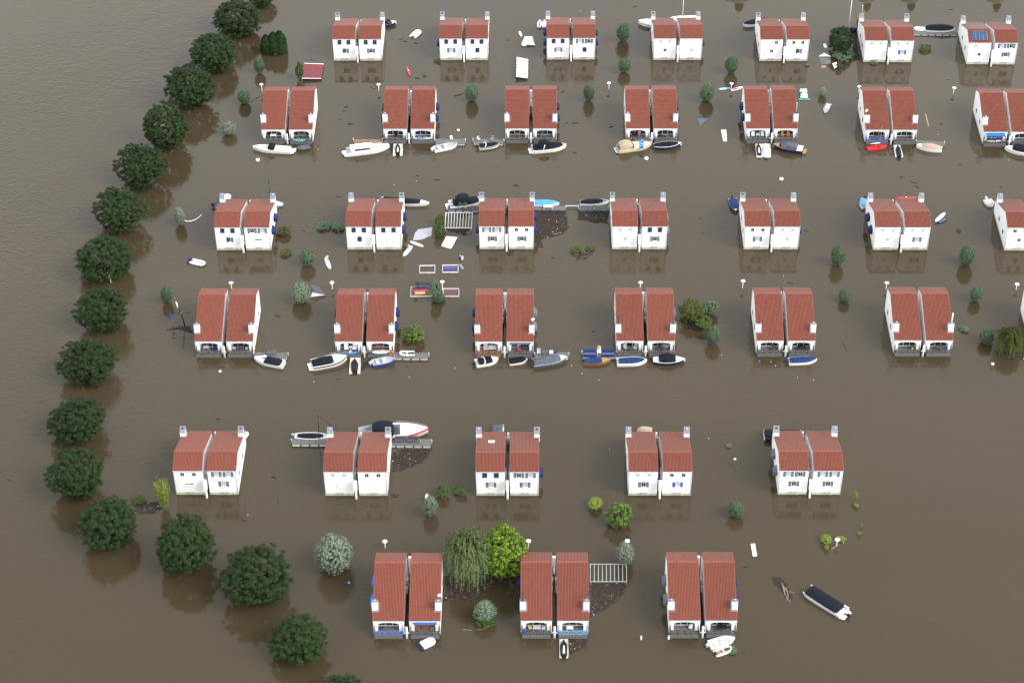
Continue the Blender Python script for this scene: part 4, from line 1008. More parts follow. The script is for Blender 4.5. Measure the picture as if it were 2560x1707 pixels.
boat('small navy-covered motorboat left of the fifth third-row pair','Z7',1215,198,1242,292,1.95,cover=(.05,.9,M_navyc,.2),ob=M_black,h=.55,hull=M_navyh,fore=(.88,M_gel),group=G3)
boat('white boat with bright blue cover left of sixth third-row pair','Z8',600,198,582,268,1.9,cover=(.1,.8,M_blue,.3),ob=M_black,h=.6,group=G3)
kayak('long red kayak lying behind the sixth third-row pair','Z8',820,193,985,190,M_red,z=.6)
board('white surfboard leaning on a half-sunk blue boat, third row','Z8',1120,366,1192,300,.85,z=.55)
boat('half-sunk blue-grey rowing boat under the white surfboard','Z8',1142,372,1204,336,1.1,hull=M_blueh,inner=M_greyh,h=.25,fl=.12,name='rowing_boat',cat='rowing boat')
boat('white motorboat with outboard left of the seventh third-row house','Z8',1500,205,1540,250,2.0,ob=M_gel,seats=M_grey,h=.6,group=G3)
# --- fourth row, water side
dock('grey dock with slatted chest right of the first fourth-row pair','Z5',757,1352,1004,1355,1.7,h=.5)
boat('white boat with two-part navy cover right of first fourth-row pair','Z5',975,1420,755,1375,2.3,cover=(.12,.62,M_blackc,.35),fore=(.88,M_gel),h=.75,group=G4,arch=(.66,.2,M_gel))
boat('long white cruiser with black box cover, left of second fourth-row pair','E4',260,460,832,345,2.9,cover=(.02,.6,M_blackc,.85,.2),fore=(.58,M_gel),plat=M_gel,stripe=M_black,h=1.0,group=G4,name='cabin_cruiser',rails=True)
flt('cream float under the black jet ski, second fourth-row pair','E4',[(880,355),(1055,350),(1048,598),(868,598)])
jetski('black jet ski on a cream float, second fourth-row pair','E4',955,560,958,365,hull=M_black,seat=M_black,k=1.25)
boat('blue-sided aluminium open boat before the second fourth-row pair','E4',1245,440,1622,368,2.1,hull=M_blueh,inner=M_grey,ob=M_grey,console=True,seats=M_grey,h=.65,group=G4,rails=True)
dock('plank dock carrying an inflatable, right of second fourth-row pair','E4',1600,310,2165,320,1.7,h=.55)
rib('white inflatable with black floor lying on the plank dock','E4',1935,275,1695,282,1.5,floor=M_black,z=.56,r=.2,cover=None)
boat('white boat with square black cover and outboard, third fourth-row pair','E5',190,440,560,372,2.2,cover=(.14,.72,M_blackc,.45),fore=(.7,M_gel),ob=M_black,h=.75,inner=M_gel,group=G4,arch=(.3,.35,M_gel))
boat('smallest black-covered boat of the fourth row, third pair right half','E5',735,425,1035,378,1.8,cover=(.02,.93,M_blackc,.25),h=.5,group=G4)
dock('grey dock with garden furniture right of third fourth-row pair','E5',1160,312,1705,312,1.9,h=.5)
boat('big slate grey boat under dark grey cover, fourth row','E5',1125,440,1690,352,2.7,hull=M_greyh,inner=M_grey,cover=(.02,.78,M_greyc,.8,.1),fore=(.76,M_grey),h=.8,group=G4)
dock('dock covered by navy striped canvas left of fourth fourth-row pair','E6',122,340,795,345,2.1,h=.5)
boat('varnished wooden launch with navy cover, fourth row','E6',135,500,678,472,1.95,shape='sloop',hull=M_wood,inner=M_wood,cover=(.04,.68,M_navyc,.35),fore=(.66,M_teak),h=.65,name='wooden_launch',group=G4)
boat('white boat with navy cover reaching the bow, fourth fourth-row pair','E6',800,500,1388,478,2.3,cover=(.08,.93,M_navyc,.4,.2),h=.75,group=G4,fore=(.9,M_gel))
boat('white-rimmed sloop with black canopy and orange flag, fourth row','E6',1512,470,2140,468,2.4,shape='sloop',hull=M_navyh,inner=M_gel,cover=(.0,.18,M_gel,.05),canopy=(.18,.70,.85,M_blackc,.85),fore=(.7,M_gel),h=.7,name='sloop',group=G4)
boat('navy-covered pointed speedboat before the fifth fourth-row pair','Z7',1632,1398,1842,1386,2.1,cover=(.06,.97,M_navyc,.45,.08),ob=M_navyh,h=.6,group=G4)
# --- behind the fifth row
G5 = 'boats moored behind the fifth row'
dock('grey dock left of the second fifth-row pair','D2',55,468,560,470,1.5,h=.55,fm=M_float)
boat('white-rimmed boat with black oval cover, left of second fifth-row pair','D2',95,388,590,400,2.0,shape='sloop',cover=(.08,.8,M_blackc,.15,.25),h=.6,ob=M_alu,group=G5)
boat('large white motor yacht with red stripe and black hardtop','D2',985,345,1962,300,4.2,shape='sloop',inner=M_grey,fore=(.5,M_gel),canopy=(.2,.5,1.5,M_blackc,.72),cover=(.46,.6,M_glass,.7,.5),stripe=M_red,h=1.25,name='motor_yacht',cat='yacht',group=G5,rails=True)
dock('dock with grey sofas below the big motor yacht','D2',1390,470,2008,478,1.9,h=.7)
boat('dark grey boxy covered boat behind the third fifth-row pair','D3',395,180,560,178,2.2,cover=(.02,.9,M_greyc,.6),hull=M_dgrey,h=.6,shape='square',group=G5)
boat('black-covered broad boat left of the fifth fifth-row pair','Z11',1150,158,935,155,3.0,cover=(.02,.98,M_blackc,.5,.0),hull=M_black,h=.8,shape='square',group=G5)
boat('beige-canvas boat behind the fourth fifth-row roof','Z11',300,132,212,130,2.0,cover=(.05,.95,M_beige,.8),h=.7,group=G5)
rib('small white dinghy bow behind the first fifth-row pair','Z9',515,168,538,140,1.4,ob=M_black)
# --- front row and drifting
rib('white inflatable with navy tube ends before the first front-row pair','D1',590,995,722,938,1.9,tip=M_navyc,r=.3,cover=M_gel)
flt('cream float under the white jet ski, front row','D1',[(1952,928),(2040,925),(2040,1100),(1955,1100)])
jetski('white jet ski with black sides on the front row float','D1',1998,1085,1996,930,hull=M_black,seat=M_gel,k=1.1)
boat('open white speedboat before the third front-row pair','Z11',625,1350,770,1312,2.1,inner=M_gel,seats=M_gel,ob=M_grey,console=True,fore=(.78,M_gel),h=.65,group='front row boats')
rib('grey-edged inflatable below the open white speedboat','Z11',655,1398,748,1368,1.7,floor=M_teak,ob=None)
boat('drifting square-bowed tender with black canvas at lower right','E8',790,1270,225,925,3.0,shape='square',inner=M_gel,cover=(.13,.96,M_blackc,.5,.0),ob=M_black,plat=M_gel,h=.8,name='tender_boat',group='small craft adrift')
boat('white rowing boat drifting below the tiny thin willow','Z3',2140,968,2095,1052,1.35,inner=M_grey,seats=M_gel,h=.4,fl=.15,name='rowing_boat',cat='rowing boat',group='small craft adrift')
rib('white and navy inflatable left below the first third-row pair','Z5',280,652,388,682,1.75,tip=M_navyc,ob=M_navyc)
kayak('red kayak floating below the first and second back-row pairs','Z2',420,643,393,558,M_red)
board('blue-edged paddleboard left of the fifth second-row pair','Z3',1103,835,1216,822,.85,mt=M_blue,stripe=M_gel)
board('white paddleboard touching the fifth second-row house','Z3',1222,845,1332,812,.8,stripe=M_red)
board('white paddleboard carrying a standing person, third row','Z5',1318,716,1283,630,.85)
board('white board with a crouching person beside the second third-row pair','Z6',85,620,148,545,.9)
board('empty white board below the silver tarp','Z6',232,550,133,512,.75)
board('short white board above the white marquee, back row','Z2',1358,308,1338,263,.6)
board('tiny white sail-like board left of the large back-row bush','Z4',392,450,376,408,.7)
board('pale board stuck upright in a fifth-row willow','D2',1935,1275,1948,1195,.6,mt=M_grey,z=.9)
kayak('teal kayak lying on the first second-row terrace','E1',470,128,612,126,M_teal,z=.95)
board('white and blue board on the second second-row terrace','E1',1735,110,1935,103,.8,z=1.05,mt=M_gel,stripe=M_blue)
kayak('blue and white kayak on the left terrace, second fourth-row pair','E4',735,262,1040,268,M_blue,z=.95,seat=M_gel)
board('white board on the right terrace, second fourth-row pair','E4',1240,258,1530,250,1.0,z=1.3)
kayak('white kayak behind the railing of the blue-awning terrace','Z4',1890,1318,2040,1312,M_gel,z=.95)

# boats and yachts of the row beyond the top edge, seen only by their reflection
for i, (x, l) in enumerate([(1842,6.5),(2165,5.0),(2275,5.5),(2490,5.5)]):
    boat('tall cruiser moored just beyond the top edge, number %s from left' % ['one','two','three','four'][i],'V',x*.91875+l*3.6,-22,x*.91875-l*3.6,-22,2.9,cabin=(.1,.6,1.9,.9,M_gel,True),canopy=(.15,.55,3.2,M_blackc,.8),fore=(.55,M_gel),h=1.4,name='cabin_cruiser',group='cruisers beyond the top edge')

# ------------------------------------------------------------------ docks' furniture, terraces
def terr(row, bi, side, u, v):
    """world point on a terrace: u metres to the photo's right of its centre, v metres in from the railing"""
    typ, bl = BLOCKS[row]; bx, by = bl[bi]; rot = R(-.65 if bi < 4 else -.9); s = -1 if side == 'L' else 1
    lx = s*(UW+GAP)/2+u; ly = -(DB+.82-v)
    return Vector((bx+lx*math.cos(rot)-ly*math.sin(rot), by+lx*math.sin(rot)+ly*math.cos(rot), .915)), rot
def table(label, pos, rot=0, l=1.5, w_=.85, mt=None, rnd_=False):
    o = thing('patio_table', label, 'table', pos, rot, 'terrace furniture'); mt = mt or M_grey
    if rnd_: part('tabletop', MB().lathe([(w_/2, .68), (w_/2, .73)], 16), mt, o); part('leg', MB().lathe([(.25, 0), (.06, .05), (.05, .675)], 10), mt, o)
    else:
        part('tabletop', MB().box(-l/2, -w_/2, .69, l/2, w_/2, .73), mt, o)
        for x in (-l/2+.06, l/2-.06):
            for y in (-w_/2+.06, w_/2-.06): part('leg', MB().bar((x, y, 0), (x, y, .688), .03), mt, o)
    return o
def chair(label, pos, rot=0, mt=None, k=1.0, cat='chair', name='patio_chair', wd=.55):
    o = thing(name, label, cat, pos, rot, 'terrace furniture'); mt = mt or M_grey; w_ = wd*k/2
    part('seat', MB().box(-w_, -.28*k, .38, w_, .28*k, .46), mt, o)
    part('backrest', MB().quad((-w_, .26*k, .46), (w_, .26*k, .46), (w_, .38*k, .95*k), (-w_, .38*k, .95*k)) or MB().box(-w_, .26*k, .463, w_, .33*k, .95*k), mt, o)
    for x in (-w_+.03, w_-.03):
        part('armrest', MB().box(x-.03, -.25*k, .6, x+.03, .25*k, .64), mt, o)
        for y in (-.25*k, .25*k): part('leg', MB().bar((x, y, 0), (x, y, .378), .025), mt, o)
    return o
def pot(label, pos, mt, lm, k=1.0, kind='low'):
    o = thing('potted_plant', label, 'plant pot', pos, 0, 'potted plants'); part('pot', MB().lathe([(.14*k, 0), (.2*k, .35*k)], 10), mt, o)
    add('foliage', crown_mesh(kind, 0, lm), o, (0, 0, .6*k), 0, (.42*k, .42*k, .42*k)); return o
def parasol(label, pos, mt, r_=1.2, h_=1.9, tilt=0):
    o = thing('parasol', label, 'parasol', pos, 0, 'parasols'); part('canopy', MB().lathe([(r_, h_-.35), (r_*.5, h_-.1), (.04, h_)], 8), mt, o); part('pole', MB().bar((0, 0, 0), (0, 0, h_-.02), .03, 6), M_alu, o); return o
TN = {(2,):'second-row', (4,):'fourth-row', (6,):'front-row'}
def T(row, bi, side): return {2:'second-row',4:'fourth-row',6:'front-row'}[row]+' '+ORD[bi]+' pair '+{'L':'left','R':'right'}[side]+' terrace'
def put(fn, desc, row, bi, side, u, v, rot=0, **k):
    p, r_ = terr(row, bi, side, u, v); return fn(desc+' on the '+T(row, bi, side), tuple(p), r_+R(rot), **k)
put(chair,'folded navy lounger',4,0,'L',1.2,.9,40,mt=M_navyc); put(table,'low grey table',4,0,'L',-.6,1.3,mt=M_grey,l=1.0)
put(table,'dark dining table',4,0,'R',0,1.2,mt=M_dgrey,l=1.4)
put(chair,'grey garden chair left of the table',4,0,'R',-1.2,1.2,90,mt=M_grey); put(chair,'grey garden chair right of the table',4,0,'R',1.2,1.2,-90,mt=M_grey)
put(chair,'large white armchair at left',4,1,'L',-.5,1.3,10,mt=M_gel,k=1.5); put(chair,'large white armchair at right',4,1,'L',1.1,1.3,-10,mt=M_gel,k=1.4); put(table,'small round white table',4,1,'L',.35,1.3,mt=M_gel,rnd_=True,w_=.6)
put(table,'cluttered brown table',4,1,'R',-.3,1.5,mt=M_deckb); 
put(chair,'tall grey sofa chair',4,2,'L',-.6,1.2,0,mt=M_grey,k=1.5); put(chair,'wide grey bench sofa',4,2,'L',.7,1.2,0,mt=M_grey,wd=1.6)
put(table,'dark table with bowls',4,2,'R',.6,1.3,mt=M_dgrey,l=1.6); put(chair,'pink cushioned chair',4,2,'R',-.2,.7,180,mt=M_pink); put(chair,'white garden chair',4,2,'R',-.2,1.7,0,mt=M_gel)
put(chair,'wicker tub chair at left',4,3,'L',-.7,1.2,40,mt=M_grey,k=1.3); put(chair,'wicker tub chair at right',4,3,'L',1.0,1.2,-40,mt=M_grey,k=1.3); put(table,'dark coffee table',4,3,'L',.15,.9,mt=M_dgrey,l=1.1)
p_, _ = terr(4,3,'R',.7,.9); parasol('closed dark grey parasol dome on the fourth-row fourth pair right terrace', tuple(p_), M_greyc, 1.0, 1.6)
p_, _ = terr(4,3,'R',-.4,1.2); pot('pink flowering pot beside the grey parasol, fourth row', tuple(p_), M_pink, L_green, .9)
put(chair,'small dark chair',4,4,'L',.6,1.0,-20,mt=M_dgrey); put(table,'dark dining table',4,4,'R',0,1.0,mt=M_black,l=1.6); put(chair,'dark chair',4,4,'R',1.2,1.0,-90,mt=M_dgrey)
p_, _ = terr(4,5,'L',1.1,1.1); pot('white pot with dark plant on the fourth-row sixth pair terrace', tuple(p_), M_gel, L_willd, 1)
put(table,'tarped dark table',4,5,'R',.4,1.0,mt=M_greyc,l=1.6,w_=1.1)
put(table,'small dark bench table',6,0,'L',-1.2,1.0,mt=M_navyc,l=.6,w_=.5)
put(chair,'brown wooden sofa',6,0,'R',0,1.4,0,mt=M_wood,wd=1.9); put(chair,'brown covered armchair at left',6,0,'R',-1.2,1.2,60,mt=M_deckb,k=1.2); put(chair,'brown covered armchair at right',6,0,'R',1.2,1.2,-60,mt=M_deckb,k=1.2)
put(table,'grey glass dining table',6,1,'L',.1,1.0,mt=M_grey,l=1.3,w_=.95); put(chair,'yellow and white striped chair',6,1,'L',-1.0,1.1,100,mt=M_yellowp); put(chair,'white metal chair',6,1,'L',1.2,1.1,-90,mt=M_gel)
p_, _ = terr(6,1,'L',-1.9,.6); o = thing('bin','round blue bin on the front-row second pair left terrace','bin',tuple(p_),0,None); part('body',MB().lathe([(.26,0),(.3,.55)],12),M_rblue,o); part('lid',MB().lathe([(.32,.553),(.1,.62)],12),M_rblue,o)
put(table,'white picnic table',6,1,'R',-.5,.9,mt=M_gel,l=1.1,w_=.7)
put(table,'black dining table',6,2,'R',.1,1.0,mt=M_black,l=1.7,w_=1.0); put(chair,'white chair',6,2,'L',1.1,1.2,-30,mt=M_gel)
put(table,'white table',2,0,'L',-.1,1.3,mt=M_gel,l=1.3); put(chair,'dark grey chair',2,0,'L',-1.2,1.0,60,mt=M_dgrey); put(table,'cluttered grey table',2,0,'R',.1,1.6,mt=M_deck,l=2.2)
put(chair,'black cycle-like chair',2,1,'L',.2,1.3,0,mt=M_black); p_, _ = terr(2,1,'R',-.1,1.2); parasol('folded black parasol on the second-row second pair right terrace',tuple(p_),M_black,.35,1.7)
put(table,'brown planter table',2,2,'L',-.1,1.3,mt=M_deckb,l=1.3)
p_, _ = terr(2,2,'R',-1.2,1.2); pot('leafy plant on the second-row third pair right terrace',tuple(p_),M_dgrey,L_green,1.2)
put(table,'dark round table',2,3,'R',.2,1.0,mt=M_deckb,rnd_=True,w_=.9); put(chair,'black lounge chair',2,3,'R',-1.1,1.0,60,mt=M_black); put(table,'black long table',2,3,'L',-.3,1.2,mt=M_black,l=1.8)
put(chair,'white lounger at left',2,4,'L',-1.0,1.3,0,mt=M_gel,k=1.2); put(chair,'white lounger at right',2,4,'L',1.1,1.3,0,mt=M_gel,k=1.2); put(table,'tall grey panel table',2,4,'L',.1,1.2,mt=M_grey,l=.8,w_=1.1)
put(chair,'orange wicker chair at left',2,4,'R',-.6,1.4,0,mt=M_orange,k=1.1); put(chair,'orange wicker chair at right',2,4,'R',.7,1.4,0,mt=M_orange,k=1.1)
put(table,'black covered table',2,5,'L',.2,.8,mt=M_greyc,l=1.8)
# dock furniture
def onp(c, x, y, z): return tuple(P(c, x, y, z))
chair('left grey two-seat sofa on the dock below the motor yacht', onp('D2',1570,470,.7), 0, mt=M_greyc, k=1.2, wd=1.6, name='sofa', cat='sofa'); chair('right grey two-seat sofa on the dock below the motor yacht', onp('D2',1745,472,.7), 0, mt=M_greyc, k=1.2, wd=1.6, name='sofa', cat='sofa')
pot('yellow-green pot plant on the dock below the motor yacht', onp('D2',1850,478,.7), M_orange, L_bamb, .9)
pot('left white pot with palm, third row dark dock', onp('E7',348,290,.5), M_gel, L_willd, 1.3); pot('right white pot with palm, third row dark dock', onp('E7',405,290,.5), M_gel, L_willd, 1.3)
table('white table with chairs on the blue boat dock', onp('E7',1425,305,.55), 0, l=2.0, w_=.9, mt=M_gel); pot('white tub on the dark wooden dock, third row', onp('E7',1988,303,.55), M_gel, L_willd, .7)
chair('left metal chair on the dock left of third second-row pair', onp('E2',150,212,.5), R(30), mt=M_alu, k=1.2); chair('right metal chair on the dock left of third second-row pair', onp('E2',285,212,.5), R(-30), mt=M_alu, k=1.2)
chair('white metal chair on the dock right of the second second-row pair', onp('E1',2135,125,.5), R(10), mt=M_white)
table('grey slatted chest on the dock right of first fourth-row pair', onp('Z5',888,1350,.5), 0, l=1.9, w_=1.1, mt=M_dgrey)
chair('grey lounge chair on the furniture dock, fourth row', onp('E5',1220,292,.5), 0, mt=M_grey, k=1.2); table('grey tarped table on the furniture dock, fourth row', onp('E5',1325,300,.5), 0, l=1.1, w_=1.0, mt=M_greyc)
table('white box table on the furniture dock, fourth row', onp('E5',1425,305,.5), 0, l=.7, w_=1.0, mt=M_gel); table('dark seat table on the furniture dock, fourth row', onp('E5',1495,300,.5), 0, l=.6, w_=.8, mt=M_navyc)
for i, (x0, x1) in enumerate(((145, 395), (500, 755))):
    m, L, a = between('E6', x0, 318, x1, 318, .9); o = thing('covered_bench', ['left','right'][i]+' long bench under navy striped canvas on the fourth-row dock', 'bench', (m.x, m.y, .5), a, 'navy covered benches')
    for k in range(3): part('cover', MB().box(-L/2, -.95+k*.64, .0, L/2, -.95+k*.64+.58, .36+.04*k), M_navyc, o)
    part('piping', MB().box(-L/2, -.36, .30, L/2, -.32, .375), M_gel, o)
o = thing('grill','beige domed grill between the navy covered benches','grill',onp('E6',450,290,.5),0,None); part('lid',MB().lathe([(.42,.75),(.42,.95),(.3,1.15),(.05,1.25)],12),M_beige,o); part('body',MB().lathe([(.3,0),(.42,.5),(.42,.745)],12),M_gel,o)
table('white serving table before the beige grill', onp('E6',450,360,.5), 0, l=.8, w_=.7, mt=M_gel)
o = thing('lifebuoy','red and white lifebuoy on the second fourth-row pair railing','lifebuoy',onp('E4',1558,270,1.45),0,None)
for k in range(4):
    b = MB(); pts = [Vector((.38*math.cos(t), -.1, .38*math.sin(t))) for t in [R(90*k+90*j/5) for j in range(6)]]; b.tube(pts, [.1]*6, 8); part('ring_segment', b, M_red if k % 2 else M_orange, o)
# ------------------------------------------------------------------ half-drowned garden structures
def frame(name, label, cat, c, pts, z0, z1, w_, mt, fill=None, fz=.03, bars=0, group=None, bar_mt=None, zp=None):
    W = [P(c, x, y, z1) for x, y in pts]; cen = sum(W, Vector())/len(W); cen.z = 0; L = [v-cen for v in W]; o = thing(name, label, cat, tuple(cen), 0, group)
    for i in range(4):
        a, b_ = L[i], L[(i+1) % 4]; d = (b_-a).normalized()*w_*.5
        nrm = Vector((-d.y, d.x, 0)).normalized()*w_*.5; pa, pb = (a-d, b_+d) if i % 2 == 0 else (a+d, b_-d)
        part('rail', MB().ext([((pa+nrm).x, (pa+nrm).y), ((pb+nrm).x, (pb+nrm).y), ((pb-nrm).x, (pb-nrm).y), ((pa-nrm).x, (pa-nrm).y)][::-1], z0, z1), mt, o)
    if zp:
        for a in L: part('post', MB().bar((a.x*.97, a.y*.97, -1.5), (a.x*.97, a.y*.97, z0), .05), mt, o)
    if fill: part('panel', MB().ext([(v.x*.97, v.y*.97) for v in L][::-1], fz-.05, fz), fill, o)
    for i in range(1, bars):
        a = L[0].lerp(L[1], i/bars); b_ = L[3].lerp(L[2], i/bars); part('slat', MB().bar((a.x, a.y, z1+.03), (b_.x, b_.y, z1+.03), .055), bar_mt or mt, o)
    return o
frame('pergola','white slatted pergola frame left of the third third-row pair','pergola','Z6',[(398,300),(594,300),(588,412),(392,412)],.75,.85,.1,M_white,bars=9,zp=1,group='half-drowned pergolas')
frame('pergola','grey slatted pergola right of the second front-row pair','pergola','Z10',[(1040,888),(1247,888),(1248,988),(1040,988)],.75,.83,.08,M_grey,bars=9,zp=1,group='half-drowned pergolas')
FG = 'half-drowned garden enclosures'
frame('planter_frame','empty white rectangular frame in the middle water, third row','frame','Z6',[(204,690),(317,688),(317,741),(203,742)],-.2,.3,.10,M_gut,group=FG)
frame('planter_frame','white frame around maroon boards with a blue lounger','frame','Z6',[(374,687),(489,685),(488,738),(373,738)],-.2,.3,.10,M_gut,fill=M_maroond,group=FG)
frame('planter_frame','white frame around maroon boards beside the fourth-row lamp','frame','Z6',[(378,860),(494,860),(494,916),(377,916)],-.2,.3,.10,M_gut,fill=M_maroond,fz=.025,group=FG)
o = frame('deck_platform','maroon plank platform carrying sofas and a pink slide','deck','Z6',[(140,848),(294,848),(294,915),(137,917)],-.2,.28,.08,M_float,fill=M_maroond,fz=.26,group=FG)
chair('brown wicker armchair on the maroon platform', onp('F2',650,1250,.28), 0, mt=M_dgrey, k=1.4); chair('grey outdoor sofa on the maroon platform', onp('F2',800,1250,.28), 0, mt=M_greyc, k=1.2, wd=2.2, name='sofa', cat='sofa')
o = thing('toy_slide','pink and yellow toy slide on the maroon platform','toy slide',onp('F2',710,1350,.28),R(3),None); part('chute',MB().ext([(-1.2,-.2),(1.1,.05),(1.2,.4),(-1.1,.25)][::1],.25,.45),M_pink,o); part('base',MB().box(-1.1,-.55,0,1.0,-.1,.3),M_yellowp,o)
o = thing('sun_lounger','blue slatted sun lounger inside the white frame','lounger',onp('F2',1305,885,.08),R(1),None); part('frame',MB().box(-1.3,-.28,0,1.3,-.12,.28),M_rblue,o)
for i in range(9): part('slat',MB().box(-1.2+i*.28,-.1,.1,-1.05+i*.28,.3,.25),M_bluesh,o)
def sheet(name, label, cat, c, pts, z, mt, th=.08, group=None, zs=None, trim=None):
    W = [P(c, x, y, z if zs is None else zs[i]) for i, (x, y) in enumerate(pts)]; cen = sum(W, Vector())/len(W); cen.z = 0; o = thing(name, label, cat, tuple(cen), 0, group)
    b = MB(); n = len(W); b.v = [tuple(w2-cen+Vector((0, 0, -th))) for w2 in W]+[tuple(w2-cen) for w2 in W]; b.face([n-1-i for i in range(n)]); b.face([n+i for i in range(n)])
    for i in range(n): b.face((i, (i+1) % n, n+(i+1) % n, n+i))
    part('sheet', b, mt, o)
    if trim:
        for i in trim[0]:
            a, d = W[i]-cen, W[(i+1) % n]-cen; part('edge_trim', MB().bar(a+Vector((0, 0, .02)), d+Vector((0, 0, .02)), .09), trim[1], o)
    return o
o = sheet('shed_roof','maroon roof sheet with white edges left of the first back-row pair','roof','Z1',[(1548,535),(1712,541),(1690,662),(1530,660)],.5,M_purple,th=.25,zs=[.7,.5,.5,.7],trim=([0,2],M_white))
o = sheet('shed_roof','white corrugated roof sheet between second and third back-row pairs','roof','Z2',[(1313,480),(1412,500),(1410,658),(1311,645)],.5,M_white,th=.1,zs=[.9,.5,.5,.9],trim=([3],M_dgrey))
W = [P('Z2',x,y,.7) for x, y in ((1313,480),(1412,500),(1410,658),(1311,645))]; cen = sum(W, Vector())/4; cen.z = 0
for i in range(6):
    a = W[0].lerp(W[3], (i+.5)/6)-cen; d = W[1].lerp(W[2], (i+.5)/6)-cen; a.z = .93; d.z = .54; part('batten', MB().bar(a, d+(d-a)*.12, .05), M_dgrey, o)
o = sheet('shed_roof','dark tilted shed roof with white gable beside a large willow','roof','Z5',[(1172,830),(1235,850),(1287,908),(1200,888)],1.0,M_slate,th=.12,zs=[1.5,.9,.35,1.2])
o.children[0].data.materials[0] = M_dgrey
a = [P('Z5',1186,890,1.1),P('Z5',1284,910,.35),P('Z5',1170,926,.0)]; cen = o.location; b = MB(); b.quad(*[tuple(q-cen) for q in (a[0], a[2], a[1])]); b.quad(*[tuple(q-cen+Vector((0,.1,0))) for q in (a[0], a[1], a[2])]); part('gable', b, M_white, o)
sheet('tarpaulin','large silver-grey tarp floating right of the second third-row pair','tarp','Z6',[(155,505),(170,450),(195,425),(240,418),(296,410),(292,470),(262,480),(240,492),(215,500)],.06,M_tarp,th=.04)
sheet('tabletop','white panel floating under the white pergola frame','panel','Z6',[(403,475),(482,482),(437,565),(365,545)],.25,M_white,th=.2,trim=([1],M_white))
o = sheet('marquee_tent','collapsed white tent canopy between second and third back-row pairs','tent','Z2',[(1385,308),(1448,306),(1470,382),(1354,372)],.5,M_gel,zs=[.9,.9,.25,.35],th=.1); 
p = P('Z2',1415,325,1.3)-Vector(o.location); Wt = [P('Z2',x,y,z)-Vector(o.location) for x, y, z in ((1385,308,.9),(1448,306,.9),(1470,382,.3),(1354,372,.4))]; b = MB()
for i in range(4): b.quad(Wt[i], Wt[(i+1) % 4], p)
part('peak', b, M_gel, o)
board('small white float below the collapsed white tent', 'Z2',1358,378,1402,380,.9,name='float',cat='float',z=.25)
sheet('parasol_cloth','submerged blue triangular cloth between fourth and fifth second-row pairs','cloth','Z3',[(905,1108),(1018,1108),(965,1140),(935,1185),(925,1130)],.03,mat('drowned_blue',(.07,.11,.16),.7),th=.02)
sheet('foam_board','white foam board with yellowed edge adrift, second row','board','Z3',[(1130,1212),(1178,1211),(1184,1318),(1150,1318)],.12,M_gel,th=.1,trim=([3],M_yellowp))
sheet('plank','long pale yellow plank adrift right of the sixth second-row pair','plank','Z4',[(1315,1062),(1326,1062),(1355,1180),(1345,1180)],.04,mat('wet_plank',(.30,.24,.12),.7),th=.03)
sheet('teal_plastic_sheet','grey-teal plastic scoop at the corner of the blue lounger frame','sheet','F2',[(1470,785),(1520,790),(1570,875),(1540,890),(1490,840)],.1,mat('teal_sheet',(.13,.24,.24),.4),th=.05)
sheet('wall_panel','tilted grey garden panel left of the big back-row bush','panel','Z4',[(320,528),(375,495),(440,528),(438,530)],.3,M_grey,zs=[.4,.8,.4,.4],th=.05)
sheet('slatted_panel','dark woven panel above the white wreckage, back row','panel','Z4',[(322,532),(440,532),(432,600),(345,602)],.08,M_slate,th=.06)
sheet('wreckage_panel','crumpled white panel wreck right of the dark woven panel','panel','Z4',[(450,595),(490,580),(498,625),(470,640)],.3,M_gel,th=.1,zs=[.2,.5,.5,.2])
sheet('wooden_board','orange-brown board near the white wreckage, back row','board','Z4',[(345,615),(392,612),(390,632),(350,636)],.1,M_teak,th=.1)
o = thing('garden_table_set','white garden table and chairs heaped on a teal raft','table set',onp('Z3',1908,930,.0),R(-2),None)
part('raft',MB().box(-1.3,-.25,-.1,1.3,.0,.2),M_teal,o)
for i in range(3): part('chair_row',MB().box(-.9,.2+i*1.15,.3+.05*i,.8,.75+i*1.15,.42+.05*i).box(-.8,.78+i*1.15,.42+.05*i,.7,.86+i*1.15,.9),[M_gel,M_grey][i%2],o)
part('tabletop',MB().box(-.5,.9,.9,.5,2.6,.97),M_grey,o)
sheet('crate_lid','floating white cooler box near the middle frames','box','F2',[(1520,628),(1552,628),(1552,682),(1520,682)],.3,M_gel,th=.3)
o = thing('gas_bottle','dark grey bottle floating beside the white cooler box','bottle',onp('F2',1493,680,0),0,None); part('body',MB().lathe([(.2,-.2),(.22,.5),(.15,.65),(.06,.7)],10),M_dgrey,o); part('valve',MB().lathe([(.08,.7),(.08,.85)],8),M_gel,o)
sheet('roof_plank','white-dotted grey ladder-like plank drifting at lower right','plank','Z11',[(862,772),(885,770),(894,843),(874,846)],.15,M_grey,th=.1)
o = bpy.data.objects['roof_plank']; 
for i in range(5):
    q = P('Z11',873+i*2.6,780+i*14,.155)-Vector(o.location)
    for dx in (-.22, .22): part('white_square', MB().box(q.x+dx-.16, q.y-.25, .155, q.x+dx+.16, q.y+.25, .175), M_gel, o)
for i, (x, y, lab) in enumerate([(1330,1305,'left short wooden stump-like bollard before the third front-row pair'),(1487,1302,'short bollard at the left corner of the third front-row pair')]):
    p = P('Z10',x,y+14,0); o = thing('bollard',lab,'bollard',tuple(p),0,None); part('post',MB().lathe([(.17,-.5),(.17,.75)],8),M_float,o); part('cap',MB().lathe([(.2,.752),(.2,.85),(.05,.9)],8),M_alu,o)
